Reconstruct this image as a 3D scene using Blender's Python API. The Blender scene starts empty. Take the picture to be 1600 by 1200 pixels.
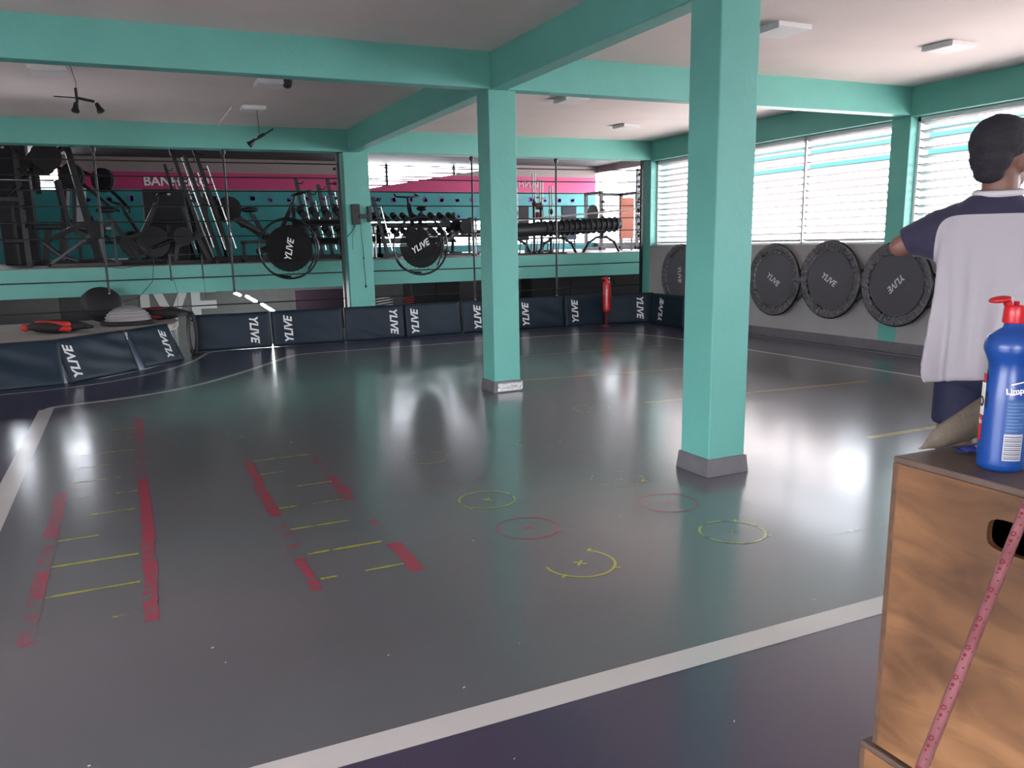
import bpy, bmesh, math, random
from mathutils import Vector, Matrix, Euler
PI = math.pi
S = bpy.context.scene
COL = S.collection

# ------------------------------------------------------------------ camera, sky, exposure
CAM = Vector((-2.97927, -6.71875, 1.35))
CR = Vector((0.90854114, -0.41728583, -0.02062831))
CU = Vector((0.09974404, 0.16869315, 0.98060887))
CF = Vector((0.40571433, 0.89298105, -0.19488644))
FPX, CX, CY = 1270.6918, 785.288, 632.241
cd = bpy.data.cameras.new('camera')
cam = bpy.data.objects.new('camera', cd)
COL.objects.link(cam)
cd.sensor_width = 36.0
cd.lens = FPX / 1600 * 36
cd.shift_x = (800 - CX) / 1600
cd.shift_y = (CY - 600) / 1600
cd.clip_start = 0.05
m = Matrix((CR, CU, -CF)).transposed().to_4x4()
m.translation = CAM
cam.matrix_world = m
S.camera = cam

S.view_settings.view_transform = 'Standard'
S.view_settings.look = 'None'
S.view_settings.gamma = 1
S.view_settings.use_curve_mapping = False
S.view_settings.exposure = 1.0

W = bpy.data.worlds.new('overcast_sky')
S.world = W
W.use_nodes = True
wn = W.node_tree
bg = wn.nodes['Background']
tcw = wn.nodes.new('ShaderNodeTexCoord')
spw = wn.nodes.new('ShaderNodeSeparateXYZ')
rmw = wn.nodes.new('ShaderNodeValToRGB')
wn.links.new(tcw.outputs['Generated'], spw.inputs[0])
wn.links.new(spw.outputs['Z'], rmw.inputs[0])
rmw.color_ramp.elements[0].position = 0.0
rmw.color_ramp.elements[0].color = (0.92, 0.93, 1.0, 1)
rmw.color_ramp.elements[1].position = 0.6
rmw.color_ramp.elements[1].color = (0.80, 0.88, 1.0, 1)
wn.links.new(rmw.outputs[0], bg.inputs['Color'])
bg.inputs['Strength'].default_value = 10.5
sl = bpy.data.lights.new('sun', 'SUN'); sl.energy = 20.0; sl.angle = math.radians(6); sl.color = (1.0, .96, .9)
so = bpy.data.objects.new('sun', sl); COL.objects.link(so)
so.rotation_euler = (math.radians(12), math.radians(-32), 0)   # high sun from behind the building, it only reaches the ground outside

def portal(name, loc, rot, sx, sy):
    l = bpy.data.lights.new(name, 'AREA')
    l.shape = 'RECTANGLE'; l.size = sx; l.size_y = sy
    l.cycles.is_portal = True
    o = bpy.data.objects.new(name, l); COL.objects.link(o)
    o.location = loc; o.rotation_euler = rot
    return o
portal('window_daylight', (5.42, 2.5, 1.95), (0, PI / 2, 0), 1.5, 4.8)
portal('window_daylight', (5.42, -2.6, 1.95), (0, PI / 2, 0), 1.5, 5.0)
portal('window_daylight', (5.42, -7.6, 1.95), (0, PI / 2, 0), 1.5, 4.6)
portal('window_daylight', (-8.3, -6.2, 1.1), (0, -PI / 2, 0), 1.8, 4.4)  # this and the next two serve openings added in the unseen walls
portal('window_daylight', (-5.3, -10.2, 1.15), (PI / 2, 0, 0), 3.0, 1.9)
portal('window_daylight', (2.6, -10.2, 1.1), (PI / 2, 0, 0), 1.2, 1.6)

# ------------------------------------------------------------------ tags
def tag(o, label=None, cat=None, group=None, kind=None):
    if label: o['label'] = label
    if cat: o['category'] = cat
    if group: o['group'] = group
    if kind: o['kind'] = kind
    return o
def thing(name, label, cat, loc=(0, 0, 0), rz=0.0, group=None, rot=None):
    o = bpy.data.objects.new(name, None); COL.objects.link(o)
    o.empty_display_size = 0.05
    o.location = loc
    o.rotation_euler = rot if rot else (0, 0, rz)
    return tag(o, label, cat, group)
def dup(root, loc, rz=0.0, label=None, group=None, rot=None, scale=None):
    r = root.copy(); COL.objects.link(r)
    r.location = loc; r.rotation_euler = rot if rot else (0, 0, rz)
    if scale: r.scale = scale
    if label: r['label'] = label
    if group: r['group'] = group
    for ch in list(root.children):
        c = ch.copy(); COL.objects.link(c); c.parent = r
        for g in list(ch.children):
            d = g.copy(); COL.objects.link(d); d.parent = c
    return r

# ------------------------------------------------------------------ materials
MATS = {}
def mat(name, col, rough=0.6, metal=0.0, noise=0.0, nscale=8.0, bump=0.0, bscale=40.0, coat=0.0,
        spec=0.5, emit=None, emit_s=0.0, col2=None, trans=0.0, sheen=0.0):
    if name in MATS: return MATS[name]
    M = bpy.data.materials.new(name); M.use_nodes = True
    nt = M.node_tree; b = nt.nodes['Principled BSDF']
    b.inputs['Base Color'].default_value = (*col, 1)
    b.inputs['Roughness'].default_value = rough
    b.inputs['Metallic'].default_value = metal
    b.inputs['Specular IOR Level'].default_value = spec
    b.inputs['Coat Weight'].default_value = coat
    b.inputs['Transmission Weight'].default_value = trans
    b.inputs['Sheen Weight'].default_value = sheen
    if emit:
        b.inputs['Emission Color'].default_value = (*emit, 1)
        b.inputs['Emission Strength'].default_value = emit_s
    if noise or bump or col2:
        tc = nt.nodes.new('ShaderNodeTexCoord')
    if noise or col2:
        n = nt.nodes.new('ShaderNodeTexNoise'); n.inputs['Scale'].default_value = nscale
        n.inputs['Detail'].default_value = 6
        nt.links.new(tc.outputs['Object'], n.inputs['Vector'])
        r = nt.nodes.new('ShaderNodeValToRGB')
        c2 = col2 if col2 else tuple(c * (1 - noise) for c in col)
        r.color_ramp.elements[0].position = 0.35; r.color_ramp.elements[0].color = (*c2, 1)
        r.color_ramp.elements[1].position = 0.65; r.color_ramp.elements[1].color = (*col, 1)
        nt.links.new(n.outputs['Fac'], r.inputs['Fac'])
        nt.links.new(r.outputs['Color'], b.inputs['Base Color'])
    if bump:
        n2 = nt.nodes.new('ShaderNodeTexNoise'); n2.inputs['Scale'].default_value = bscale
        n2.inputs['Detail'].default_value = 4
        nt.links.new(tc.outputs['Object'], n2.inputs['Vector'])
        bp = nt.nodes.new('ShaderNodeBump'); bp.inputs['Strength'].default_value = bump
        bp.inputs['Distance'].default_value = 0.02
        nt.links.new(n2.outputs['Fac'], bp.inputs['Height'])
        nt.links.new(bp.outputs['Normal'], b.inputs['Normal'])
    MATS[name] = M
    return M

def floor_mat(name, col, noise, rough, wear=None):
    """glossy epoxy floor paint; wear = noise threshold that lets the coat below show through"""
    if name in MATS: return MATS[name]
    M = bpy.data.materials.new(name); M.use_nodes = True
    nt = M.node_tree; L = nt.links; b = nt.nodes['Principled BSDF']
    tc = nt.nodes.new('ShaderNodeTexCoord')
    n = nt.nodes.new('ShaderNodeTexNoise'); n.inputs['Scale'].default_value = 0.9; n.inputs['Detail'].default_value = 8
    L.new(tc.outputs['Object'], n.inputs['Vector'])
    r = nt.nodes.new('ShaderNodeValToRGB')
    r.color_ramp.elements[0].position = 0.3; r.color_ramp.elements[0].color = (*[c * (1 - noise) for c in col], 1)
    r.color_ramp.elements[1].position = 0.7; r.color_ramp.elements[1].color = (*col, 1)
    L.new(n.outputs['Fac'], r.inputs['Fac'])
    L.new(r.outputs['Color'], b.inputs['Base Color'])
    rr = nt.nodes.new('ShaderNodeMapRange')
    rr.inputs['To Min'].default_value = rough * 0.75; rr.inputs['To Max'].default_value = rough * 1.3
    n3 = nt.nodes.new('ShaderNodeTexNoise'); n3.inputs['Scale'].default_value = 2.2; n3.inputs['Detail'].default_value = 7
    L.new(tc.outputs['Object'], n3.inputs['Vector'])
    L.new(n3.outputs['Fac'], rr.inputs['Value'])
    L.new(rr.outputs[0], b.inputs['Roughness'])
    b.inputs['Specular IOR Level'].default_value = 1.0
    b.inputs['Coat Weight'].default_value = 0.6; b.inputs['Coat Roughness'].default_value = 0.42
    if wear is not None:
        n4 = nt.nodes.new('ShaderNodeTexNoise'); n4.inputs['Scale'].default_value = 17; n4.inputs['Detail'].default_value = 7
        n4.inputs['Roughness'].default_value = 0.65
        L.new(tc.outputs['Object'], n4.inputs['Vector'])
        rp = nt.nodes.new('ShaderNodeValToRGB')
        rp.color_ramp.elements[0].position = wear - 0.05; rp.color_ramp.elements[0].color = (0, 0, 0, 1)
        rp.color_ramp.elements[1].position = wear + 0.05; rp.color_ramp.elements[1].color = (1, 1, 1, 1)
        L.new(n4.outputs['Fac'], rp.inputs['Fac'])
        fr = nt.nodes.new('ShaderNodeValToRGB'); fc = (0.135, 0.127, 0.136)
        fr.color_ramp.elements[0].position = 0.3; fr.color_ramp.elements[0].color = (*[c * .87 for c in fc], 1)
        fr.color_ramp.elements[1].position = 0.7; fr.color_ramp.elements[1].color = (*fc, 1)
        L.new(n.outputs['Fac'], fr.inputs['Fac'])
        mx = nt.nodes.new('ShaderNodeMix'); mx.data_type = 'RGBA'
        L.new(rp.outputs['Color'], mx.inputs['Factor']); L.new(fr.outputs['Color'], mx.inputs['A']); L.new(r.outputs['Color'], mx.inputs['B'])
        L.new(mx.outputs['Result'], b.inputs['Base Color'])
    MATS[name] = M
    return M

TEAL = mat('teal_wall_paint', (0.145, 0.46, 0.39), 0.5, noise=0.05, nscale=3, bump=0.15, bscale=25)
CEIL = mat('white_ceiling_paint', (0.80, 0.71, 0.675), 0.85, noise=0.04, nscale=2, bump=0.1, bscale=30)
WALLG = mat('grey_wall_paint', (0.40, 0.385, 0.38), 0.6, noise=0.06, nscale=4)
SKIRT = mat('dark_grey_skirting', (0.16, 0.15, 0.165), 0.45, noise=0.15, nscale=12, bump=0.1)
WHITEP = mat('white_metal_paint', (0.82, 0.82, 0.82), 0.4)
SLATM = mat('grey_aluminium_louvre_blade', (0.17, 0.155, 0.16), 0.5, noise=0.03)  # white blades coloured grey, as they look in shade against the sky
BLACK = mat('black_steel', (0.012, 0.012, 0.013), 0.4, metal=0.2)
BLACKG = mat('gloss_black_steel', (0.02, 0.02, 0.022), 0.18, metal=0.5)
DGREY = mat('dark_grey_steel', (0.026, 0.025, 0.026), 0.4, metal=0.4)
RUBBER = mat('black_rubber', (0.018, 0.017, 0.018), 0.75, noise=0.2)
VINYL = mat('black_vinyl_padding', (0.02, 0.019, 0.024), 0.45, bump=0.2, bscale=30)
CHROME = mat('polished_chrome', (0.82, 0.82, 0.82), 0.15, metal=1.0)
WHITEPAINT = mat('white_print', (0.78, 0.80, 0.80), 0.5)
REDP = mat('red_plastic', (0.50, 0.028, 0.022), 0.4)

# ------------------------------------------------------------------ mesh builder
class MB:
    def __init__(s): s.v = []; s.f = []; s.mi = []; s.cm = 0; s.sm = []
    def add(s, vs, fs, smooth=False):
        o = len(s.v); s.v += [tuple(x) for x in vs]
        for f in fs: s.f.append([i + o for i in f]); s.mi.append(s.cm); s.sm.append(smooth)
    def box(s, x0, x1, y0, y1, z0, z1, M=None):
        vs = [Vector((x, y, z)) for z in (z0, z1) for y in (y0, y1) for x in (x0, x1)]
        if M is not None: vs = [M @ p for p in vs]
        s.add(vs, [(0, 2, 3, 1), (4, 5, 7, 6), (0, 1, 5, 4), (2, 6, 7, 3), (0, 4, 6, 2), (1, 3, 7, 5)])
        return s
    def cbox(s, c, d, rot=(0, 0, 0)):
        M = Matrix.Translation(c) @ Euler(rot).to_matrix().to_4x4()
        return s.box(-d[0] / 2, d[0] / 2, -d[1] / 2, d[1] / 2, -d[2] / 2, d[2] / 2, M)
    def tube(s, pts, r, n=8, closed=False, caps=True):
        pts = [Vector(p) for p in pts]; N = len(pts)
        rs = r if isinstance(r, (list, tuple)) else [r] * N
        vs = []; up = None
        for i, p in enumerate(pts):
            if closed: t = pts[(i + 1) % N] - pts[i - 1]
            else: t = pts[min(i + 1, N - 1)] - pts[max(i - 1, 0)]
            t.normalize()
            if up is None:
                up = Vector((0, 0, 1)) if abs(t.z) < 0.9 else Vector((1, 0, 0))
            a = (up - t * up.dot(t))
            if a.length < 1e-4: a = t.orthogonal()
            a.normalize(); up = a; b = t.cross(a)
            for k in range(n):
                w = 2 * PI * k / n
                vs.append(p + a * (math.cos(w) * rs[i]) + b * (math.sin(w) * rs[i]))
        fs = []
        for i in range(N if closed else N - 1):
            j = (i + 1) % N
            for k in range(n):
                l = (k + 1) % n
                fs.append((i * n + k, i * n + l, j * n + l, j * n + k))
        s.add(vs, fs, True)
        if caps and not closed:
            s.add(vs[:n], [tuple(range(n))[::-1]]); s.add(vs[-n:], [tuple(range(n))])
        return s
    def rod(s, a, b, r, n=8): return s.tube([a, b], r, n)
    def bar(s, a, b, w, h=None):
        """square section bar from a to b"""
        h = h or w; a = Vector(a); b = Vector(b); t = (b - a).normalized()
        up = Vector((0, 0, 1)) if abs(t.z) < 0.95 else Vector((0, 1, 0))
        x = t.cross(up).normalized(); y = x.cross(t)
        vs = [p + x * (sx * w / 2) + y * (sy * h / 2) for p in (a, b) for sx, sy in ((-1, -1), (1, -1), (1, 1), (-1, 1))]
        s.add(vs, [(0, 3, 2, 1), (4, 5, 6, 7), (0, 1, 5, 4), (1, 2, 6, 5), (2, 3, 7, 6), (3, 0, 4, 7)])
        return s
    def lathe(s, prof, n=32, M=None, smooth=True):
        vs = []; N = len(prof)
        for (r, z) in prof:
            for k in range(n):
                a = 2 * PI * k / n; p = Vector((r * math.cos(a), r * math.sin(a), z))
                vs.append(M @ p if M is not None else p)
        fs = []
        for i in range(N - 1):
            for k in range(n):
                l = (k + 1) % n; fs.append((i * n + k, i * n + l, (i + 1) * n + l, (i + 1) * n + k))
        s.add(vs, fs, smooth)
        if prof[0][0] > 1e-5: s.add(vs[:n], [tuple(range(n))[::-1]])
        if prof[-1][0] > 1e-5: s.add(vs[-n:], [tuple(range(n))])
        return s
    def cyl(s, c, r, h, axis='z', n=24):
        M = Matrix.Translation(c)
        if axis == 'x': M = M @ Matrix.Rotation(PI / 2, 4, 'Y')
        if axis == 'y': M = M @ Matrix.Rotation(PI / 2, 4, 'X')
        e = min(r, h) * 0.08
        return s.lathe([(r - e, -h / 2), (r, -h / 2 + e), (r, h / 2 - e), (r - e, h / 2)], n, M, False)
    def ell(s, c, r, rot=(0, 0, 0), nu=20, nv=12):
        M = Matrix.Translation(c) @ Euler(rot).to_matrix().to_4x4() @ Matrix.Diagonal((*r, 1))
        vs = [M @ Vector((0, 0, -1))]
        for j in range(1, nv):
            t = -PI / 2 + PI * j / nv
            for k in range(nu):
                a = 2 * PI * k / nu
                vs.append(M @ Vector((math.cos(t) * math.cos(a), math.cos(t) * math.sin(a), math.sin(t))))
        vs.append(M @ Vector((0, 0, 1))); fs = []
        for k in range(nu): fs.append((0, 1 + (k + 1) % nu, 1 + k))
        for j in range(nv - 2):
            for k in range(nu):
                l = (k + 1) % nu; fs.append((1 + j * nu + k, 1 + j * nu + l, 1 + (j + 1) * nu + l, 1 + (j + 1) * nu + k))
        T = len(vs) - 1
        for k in range(nu): fs.append((1 + (nv - 2) * nu + k, 1 + (nv - 2) * nu + (k + 1) % nu, T))
        s.add(vs, fs, True)
        return s
    def cap(s, a, b, ra, rb, n=14):
        """capsule with tapering radius"""
        a = Vector(a); b = Vector(b); t = (b - a).normalized(); L = (b - a).length
        pts = []; rs = []
        for i in range(5):
            w = PI / 2 * i / 5
            pts.append(a - t * ra * math.cos(w)); rs.append(max(ra * math.sin(w), 1e-4))
        pts.append(a); rs.append(ra); pts.append(b); rs.append(rb)
        for i in range(4, -1, -1):
            w = PI / 2 * i / 5
            pts.append(b + t * rb * math.cos(w)); rs.append(max(rb * math.sin(w), 1e-4))
        return s.tube(pts, rs, n)
    def torus(s, c, R, r, rot=(0, 0, 0), n=48, m=8, squash=1.0):
        M = Matrix.Translation(c) @ Euler(rot).to_matrix().to_4x4()
        return s.tube([M @ Vector((R * math.cos(2 * PI * k / n), R * squash * math.sin(2 * PI * k / n), 0)) for k in range(n)], r, m, closed=True)
    def poly(s, pts, z0, z1):
        """vertical prism of a counterclockwise outline"""
        n = len(pts)
        vs = [(x, y, z0) for x, y in pts] + [(x, y, z1) for x, y in pts]
        fs = [tuple(range(n))[::-1], tuple(range(n, 2 * n))]
        for i in range(n): j = (i + 1) % n; fs.append((i, j, n + j, n + i))
        s.add(vs, fs)
        return s
    def build(s, name, M, parent=None, mods=None, mats=None):
        me = bpy.data.meshes.new(name); me.from_pydata(s.v, [], s.f)
        for mm in (mats or [M]): me.materials.append(mm)
        for i, p in enumerate(me.polygons):
            p.material_index = s.mi[i]; p.use_smooth = s.sm[i]
        me.validate(); me.update()
        o = bpy.data.objects.new(name, me); COL.objects.link(o)
        if parent is not None: o.parent = parent
        return o

def bevel(o, w, seg=2):
    b = o.modifiers.new('bevel', 'BEVEL'); b.width = w; b.segments = seg; b.limit_method = 'ANGLE'
    return o
def struct(o, label=None):
    o['kind'] = 'structure'
    if label: o['label'] = label
    return o

def ray(px, py): return CF + CR * ((px - CX) / FPX) - CU * ((py - CY) / FPX)
def on_y(px, py, y):
    d = ray(px, py); return CAM + d * ((y - CAM.y) / d.y)
def on_z(px, py, z):
    d = ray(px, py); return CAM + d * ((z - CAM.z) / d.z)

_tc = {}
def text_mesh(txt, size, ext=0.001, shear=0.0, bold=0.0, mirror=False, wide=1.0):
    key = (txt, size, ext, shear, bold, mirror, wide)
    if key in _tc: return _tc[key]
    cu = bpy.data.curves.new('text', 'FONT'); cu.body = txt; cu.size = size; cu.extrude = ext
    cu.shear = shear; cu.offset = bold; cu.align_x = 'CENTER'; cu.align_y = 'CENTER'; cu.resolution_u = 3
    o = bpy.data.objects.new('text', cu)
    me = bpy.data.meshes.new_from_object(o)
    bpy.data.objects.remove(o); bpy.data.curves.remove(cu)
    xs = [v.co.x for v in me.vertices]; ys = [v.co.y for v in me.vertices]
    cx = (min(xs) + max(xs)) / 2; cy = (min(ys) + max(ys)) / 2
    for v in me.vertices:
        v.co.x = (v.co.x - cx) * wide * (-1 if mirror else 1); v.co.y -= cy
    _tc[key] = me
    return me
def text_obj(name, me, M, parent=None):
    me = me.copy() if me.materials else me
    me.materials.append(M)
    o = bpy.data.objects.new(name, me); COL.objects.link(o)
    if parent is not None: o.parent = parent
    return o

# ================================================================== THE ROOM SHELL
YB = 4.9        # face of the railing columns
# floor outline: rounded edge at the ledge on the left
FGREY = floor_mat('grey_epoxy_floor', (0.135, 0.127, 0.136), 0.13, 0.165)
FPURP = floor_mat('purple_epoxy_floor', (0.058, 0.040, 0.085), 0.15, 0.165)
FWHITE = floor_mat('white_line_paint', (0.70, 0.655, 0.62), 0.06, 0.2)
edge = [(-8.0, 2.62), (-4.6, 2.62), (-3.9, 2.74), (-3.3, 3.05), (-2.85, 3.55), (-2.45, 4.15), (-2.3, 4.75), (-2.28, 5.15)]
outline = [(-8.0, -10.0), (5.3, -10.0), (5.3, 5.15)] + edge[::-1]
fm = MB(); fm.poly(outline, -0.25, 0.0)
floor = struct(fm.build('floor', FPURP), 'glossy sports floor with purple border around a grey court')

def ribbon(pts, w, closed=False, z=0.0012):
    """flat painted line of width w along pts"""
    P = [Vector((x, y)) for x, y in pts]; N = len(P); L = []; R = []
    for i in range(N):
        a = P[i - 1] if (i > 0 or closed) else P[i]; b = P[(i + 1) % N] if (i < N - 1 or closed) else P[i]
        ta = (P[i] - a); tb = (b - P[i])
        ta = ta.normalized() if ta.length > 1e-6 else tb.normalized()
        tb = tb.normalized() if tb.length > 1e-6 else ta
        t = (ta + tb).normalized(); nrm = Vector((-t.y, t.x))
        k = 1 / max(0.4, nrm.dot(Vector((-ta.y, ta.x))))
        L.append(P[i] + nrm * w / 2 * k); R.append(P[i] - nrm * w / 2 * k)
    vs = [(p.x, p.y, z) for p in L] + [(p.x, p.y, z) for p in R]
    fs = []
    for i in range(N if closed else N - 1):
        j = (i + 1) % N; fs.append((i, N + i, N + j, j))
    return vs, fs
def smooth_path(pts, it=3):
    for _ in range(it):
        q = [pts[0]]
        for a, b in zip(pts[:-1], pts[1:]):
            q.append((a[0] * .75 + b[0] * .25, a[1] * .75 + b[1] * .25)); q.append((a[0] * .25 + b[0] * .75, a[1] * .25 + b[1] * .75))
        q.append(pts[-1]); pts = q
    return pts
# inner court outline (centre of the white line)
back_curve = smooth_path([(-3.72, 1.30), (-3.66, 1.42), (-3.1, 1.52), (-2.5, 1.86), (-1.9, 2.60), (-1.35, 3.45), (-1.18, 3.72), (-0.95, 3.84), (-0.5, 3.83)], 3)
right_curve = smooth_path([(2.7, 3.80), (3.35, 3.76), (3.75, 3.35), (3.87, 2.75), (3.90, 2.2)], 3)
court = [(-3.725, -4.73)] + [(3.90, -4.73)] + right_curve[::-1] + back_curve[::-1]
cm_ = MB(); cm_.add([(x, y, 0.0006) for x, y in court], [tuple(range(len(court)))])
o = cm_.build('grey_court', FGREY, floor); o['label'] = 'grey court area'
lm = MB(); v_, f_ = ribbon([court[0], court[1]], 0.105); lm.add(v_, f_)
v_, f_ = ribbon([(-3.725, -4.78), (-3.725, 1.30)], 0.115); lm.add(v_, f_)
v_, f_ = ribbon(back_curve, 0.075, z=0.0014); lm.add(v_, f_)
v_, f_ = ribbon([(-0.5, 3.83), (2.7, 3.80)], 0.07, z=0.0013); lm.add(v_, f_)
v_, f_ = ribbon(right_curve + [(3.90, -4.73)], 0.06, z=0.0014); lm.add(v_, f_)
lm.build('court_line', FWHITE, floor)['label'] = 'broad white line around the court'
ol = smooth_path([(-8, 2.34), (-4.2, 2.38), (-3.4, 2.55), (-2.75, 3.1), (-2.35, 3.8), (-2.15, 4.45), (-2.08, 4.72), (-1.85, 4.77)], 3)
om = MB(); v_, f_ = ribbon(ol, 0.055, z=0.0014); om.add(v_, f_)
v_, f_ = ribbon([(-1.85, 4.77), (4.2, 4.77)], 0.03); om.add(v_, f_)
v_, f_ = ribbon(smooth_path([(4.2, 4.77), (4.7, 4.75), (4.93, 4.4), (4.95, 3.9)], 3) + [(4.95, -9.9)], 0.03, z=0.0014); om.add(v_, f_)
om.build('border_line', FWHITE, floor)['label'] = 'thin white line at the outer edge of the floor'

def quad_strip(mb, x0, x1, y0, y1, z=0.0018, jag=0.012, n=None):
    """hand painted stroke with slightly ragged ends and sides"""
    L = y1 - y0; n = n or max(3, int(abs(L) / 0.05)); vs = []
    for i in range(n + 1):
        y = y0 + L * i / n
        vs.append((x0 + random.uniform(-jag, jag) * .5, y, z)); vs.append((x1 + random.uniform(-jag, jag) * .5, y, z))
    mb.add(vs, [(2 * i, 2 * i + 1, 2 * i + 3, 2 * i + 2) for i in range(n)])
random.seed(3)
RED = {k: floor_mat('faded_red_paint_%s' % k, (0.42, 0.028, 0.07), 0.25, 0.165, wear=w) for k, w in (('full', .33), ('worn', .45), ('thin', .55), ('trace', .62))}
YEL = {k: floor_mat('faded_yellow_paint_%s' % k, (0.50, 0.50, 0.03), 0.2, 0.165, wear=w) for k, w in (('full', .36), ('worn', .46), ('thin', .54), ('trace', .6))}
YORAN = floor_mat('faded_amber_line_paint', (0.45, 0.34, 0.10), 0.25, 0.165, wear=.40)
def ladder(name, lab, rails, rungs):
    root = MB(); root.cm = 0
    ml = [RED['full'], RED['worn'], RED['thin'], RED['trace'], YEL['full'], YEL['worn'], YEL['thin'], YEL['trace']]
    K = {'full': 0, 'worn': 1, 'thin': 2, 'trace': 3}
    for x0, x1, y0, y1, k in rails:
        root.cm = K[k]; quad_strip(root, x0, x1, y0, y1)
    for y, x0, x1, k in rungs:
        root.cm = 4 + K[k]; vs = []; n = 8
        for i in range(n + 1):
            x = x0 + (x1 - x0) * i / n; t = 0.008 * (0.6 + 0.8 * random.random()); yy = y + 0.02 * (0.5 - i / n) * 0
            vs.append((x, yy - t, 0.0021)); vs.append((x, yy + t, 0.0021))
        root.add(vs, [(2 * i, 2 * i + 2, 2 * i + 3, 2 * i + 1) for i in range(n)])
    o = root.build(name, None, floor, mats=ml); o['label'] = lab
ladder('painted_ladder', 'worn red and yellow floor ladder nearest the left court line',
       [(-3.46, -3.40, .47, -.25, 'trace'), (-3.45, -3.40, -.25, -1.6, 'trace'), (-3.465, -3.40, -1.6, -2.42, 'worn'), (-3.46, -3.40, -2.42, -2.85, 'thin'),
        (-3.46, -3.40, -2.85, -3.2, 'worn'), (-3.46, -3.40, -3.2, -3.63, 'thin'),
        (-3.035, -2.965, .5, -.3, 'worn'), (-3.035, -2.975, -.3, -1.4, 'thin'), (-3.03, -2.975, -1.5, -2.65, 'full'), (-3.035, -2.98, -2.65, -3.25, 'worn'), (-3.04, -2.99, -3.25, -3.62, 'worn')],
       [(.09, -3.2, -3.03, 'worn'), (-.27, -3.15, -3.04, 'thin'), (-.68, -3.25, -3.04, 'worn'), (-.68, -3.39, -3.32, 'thin'), (-1.04, -3.39, -3.10, 'thin'), (-1.4, -3.39, -3.04, 'thin'),
        (-1.76, -3.39, -3.3, 'thin'), (-1.76, -3.15, -3.04, 'worn'), (-2.12, -3.28, -3.05, 'worn'), (-2.49, -3.40, -3.22, 'full'), (-2.49, -3.22, -3.06, 'thin'),
        (-2.845, -3.40, -3.05, 'full'), (-3.196, -3.395, -3.05, 'full'), (-3.515, -3.16, -3.06, 'thin')])
ladder('painted_ladder', 'worn red and yellow floor ladder towards the middle of the court',
       [(-2.42, -2.37, -.9, -1.4, 'trace'), (-2.41, -2.36, -1.4, -2.0, 'worn'), (-2.43, -2.37, -2.0, -2.62, 'worn'), (-2.43, -2.38, -2.75, -3.15, 'thin'), (-2.43, -2.385, -3.25, -3.62, 'worn'),
        (-2.01, -1.96, -.6, -1.3, 'trace'), (-2.0, -1.955, -1.3, -1.9, 'thin'), (-2.02, -1.95, -2.0, -2.5, 'worn'), (-2.0, -1.96, -2.7, -3.1, 'thin'), (-2.01, -1.945, -3.26, -3.62, 'full')],
       [(-.66, -2.34, -2.2, 'thin'), (-1.06, -2.35, -2.1, 'trace'), (-1.417, -2.35, -1.99, 'full'), (-1.764, -2.36, -2.21, 'worn'), (-1.764, -2.15, -2.0, 'trace'), (-2.12, -2.2, -2.0, 'full'), (-2.12, -2.35, -2.2, 'trace'),
        (-2.49, -2.365, -2.26, 'full'), (-2.49, -2.26, -2.02, 'thin'), (-2.85, -2.37, -2.08, 'full'), (-3.215, -2.36, -2.2, 'worn'), (-3.215, -2.2, -2.02, 'full'), (-3.52, -2.37, -2.3, 'full'), (-3.52, -2.18, -2.01, 'full')])
rings = []
for i in range(6):
    y = -3.865 + i * .4965
    rings.append((-1.335, y, 'Y' if i % 2 == 0 else 'R', ['full', 'worn', 'worn', 'thin', 'thin', 'trace'][i]))
    rings.append((-.515, y, 'Y' if i % 2 == 0 else 'R', ['worn', 'worn', 'thin', 'thin', 'trace', 'trace'][i]))
rings += [(-.40, -.37, 'D', 'thin'), (.40, -1.05, 'Y', 'thin')]
rows = ['nearest row', 'second row', 'third row', 'fourth row', 'fifth row', 'sixth row']
DK = floor_mat('faint_dark_ring', (0.09, 0.05, 0.06), 0.2, 0.165, wear=.55)
for i, (x, y, c, k) in enumerate(rings):
    rm = MB(); n = 30; a0 = 0; a1 = 2 * PI
    if i == 0: a0 = PI * .95; a1 = PI * 2.25
    pts = [(x + .15 * math.cos(a0 + (a1 - a0) * t / n), y + .15 * math.sin(a0 + (a1 - a0) * t / n)) for t in range(n + 1)]
    v_, f_ = ribbon(pts, 0.011, z=0.0021); rm.add(v_, f_)
    for a in (PI * .25, PI * 1.2, PI * 1.75):
        c_, s_ = math.cos(a), math.sin(a)
        v_, f_ = ribbon([(x + .14 * c_, y + .14 * s_), (x + .175 * c_, y + .175 * s_)], 0.013, z=0.0023); rm.add(v_, f_)
    for sx in (-1, 1):
        v_, f_ = ribbon([(x - .022, y - .022 * sx), (x + .022, y + .022 * sx)], 0.010, z=0.0023 + 0.0002 * sx); rm.add(v_, f_)
    MT = YEL[k] if c == 'Y' else RED[k] if c == 'R' else DK
    rm.build('painted_ring', MT, floor)
for (x0, y0, x1, y1) in [(.47, 2.12, 3.3, 1.97), (.45, .5, 2.6, .24), (.9, -1.08, 3.27, -1.27), (1.5, -2.86, 3.6, -2.86), (-.16, -4.1, .9, -4.15)]:
    ym = MB(); v_, f_ = ribbon([(x0 + (x1 - x0) * t / 10, y0 + (y1 - y0) * t / 10) for t in range(11)], 0.055 if y0 > -4 else .03, z=0.0016); ym.add(v_, f_)
    ym.build('amber_line', YORAN if y0 > -4 else YEL['trace'], floor)

# small scraps and a damp patch on the floor
dm = MB(); random.seed(11)
for _ in range(24):
    a = random.uniform(-3.2, 1.0); b = random.uniform(-5.4, -1.0); r = random.uniform(.0015, .003)
    dm.cbox((a, b, 0.002), (r * random.uniform(1, 4), r, 0.002), (0, 0, random.uniform(0, PI)))
tag(dm.build('paint_flakes', mat('pale_dust', (0.5, 0.5, 0.5), .8)), 'tiny pale flakes scattered over the sports floor', 'debris', kind='stuff')

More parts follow.
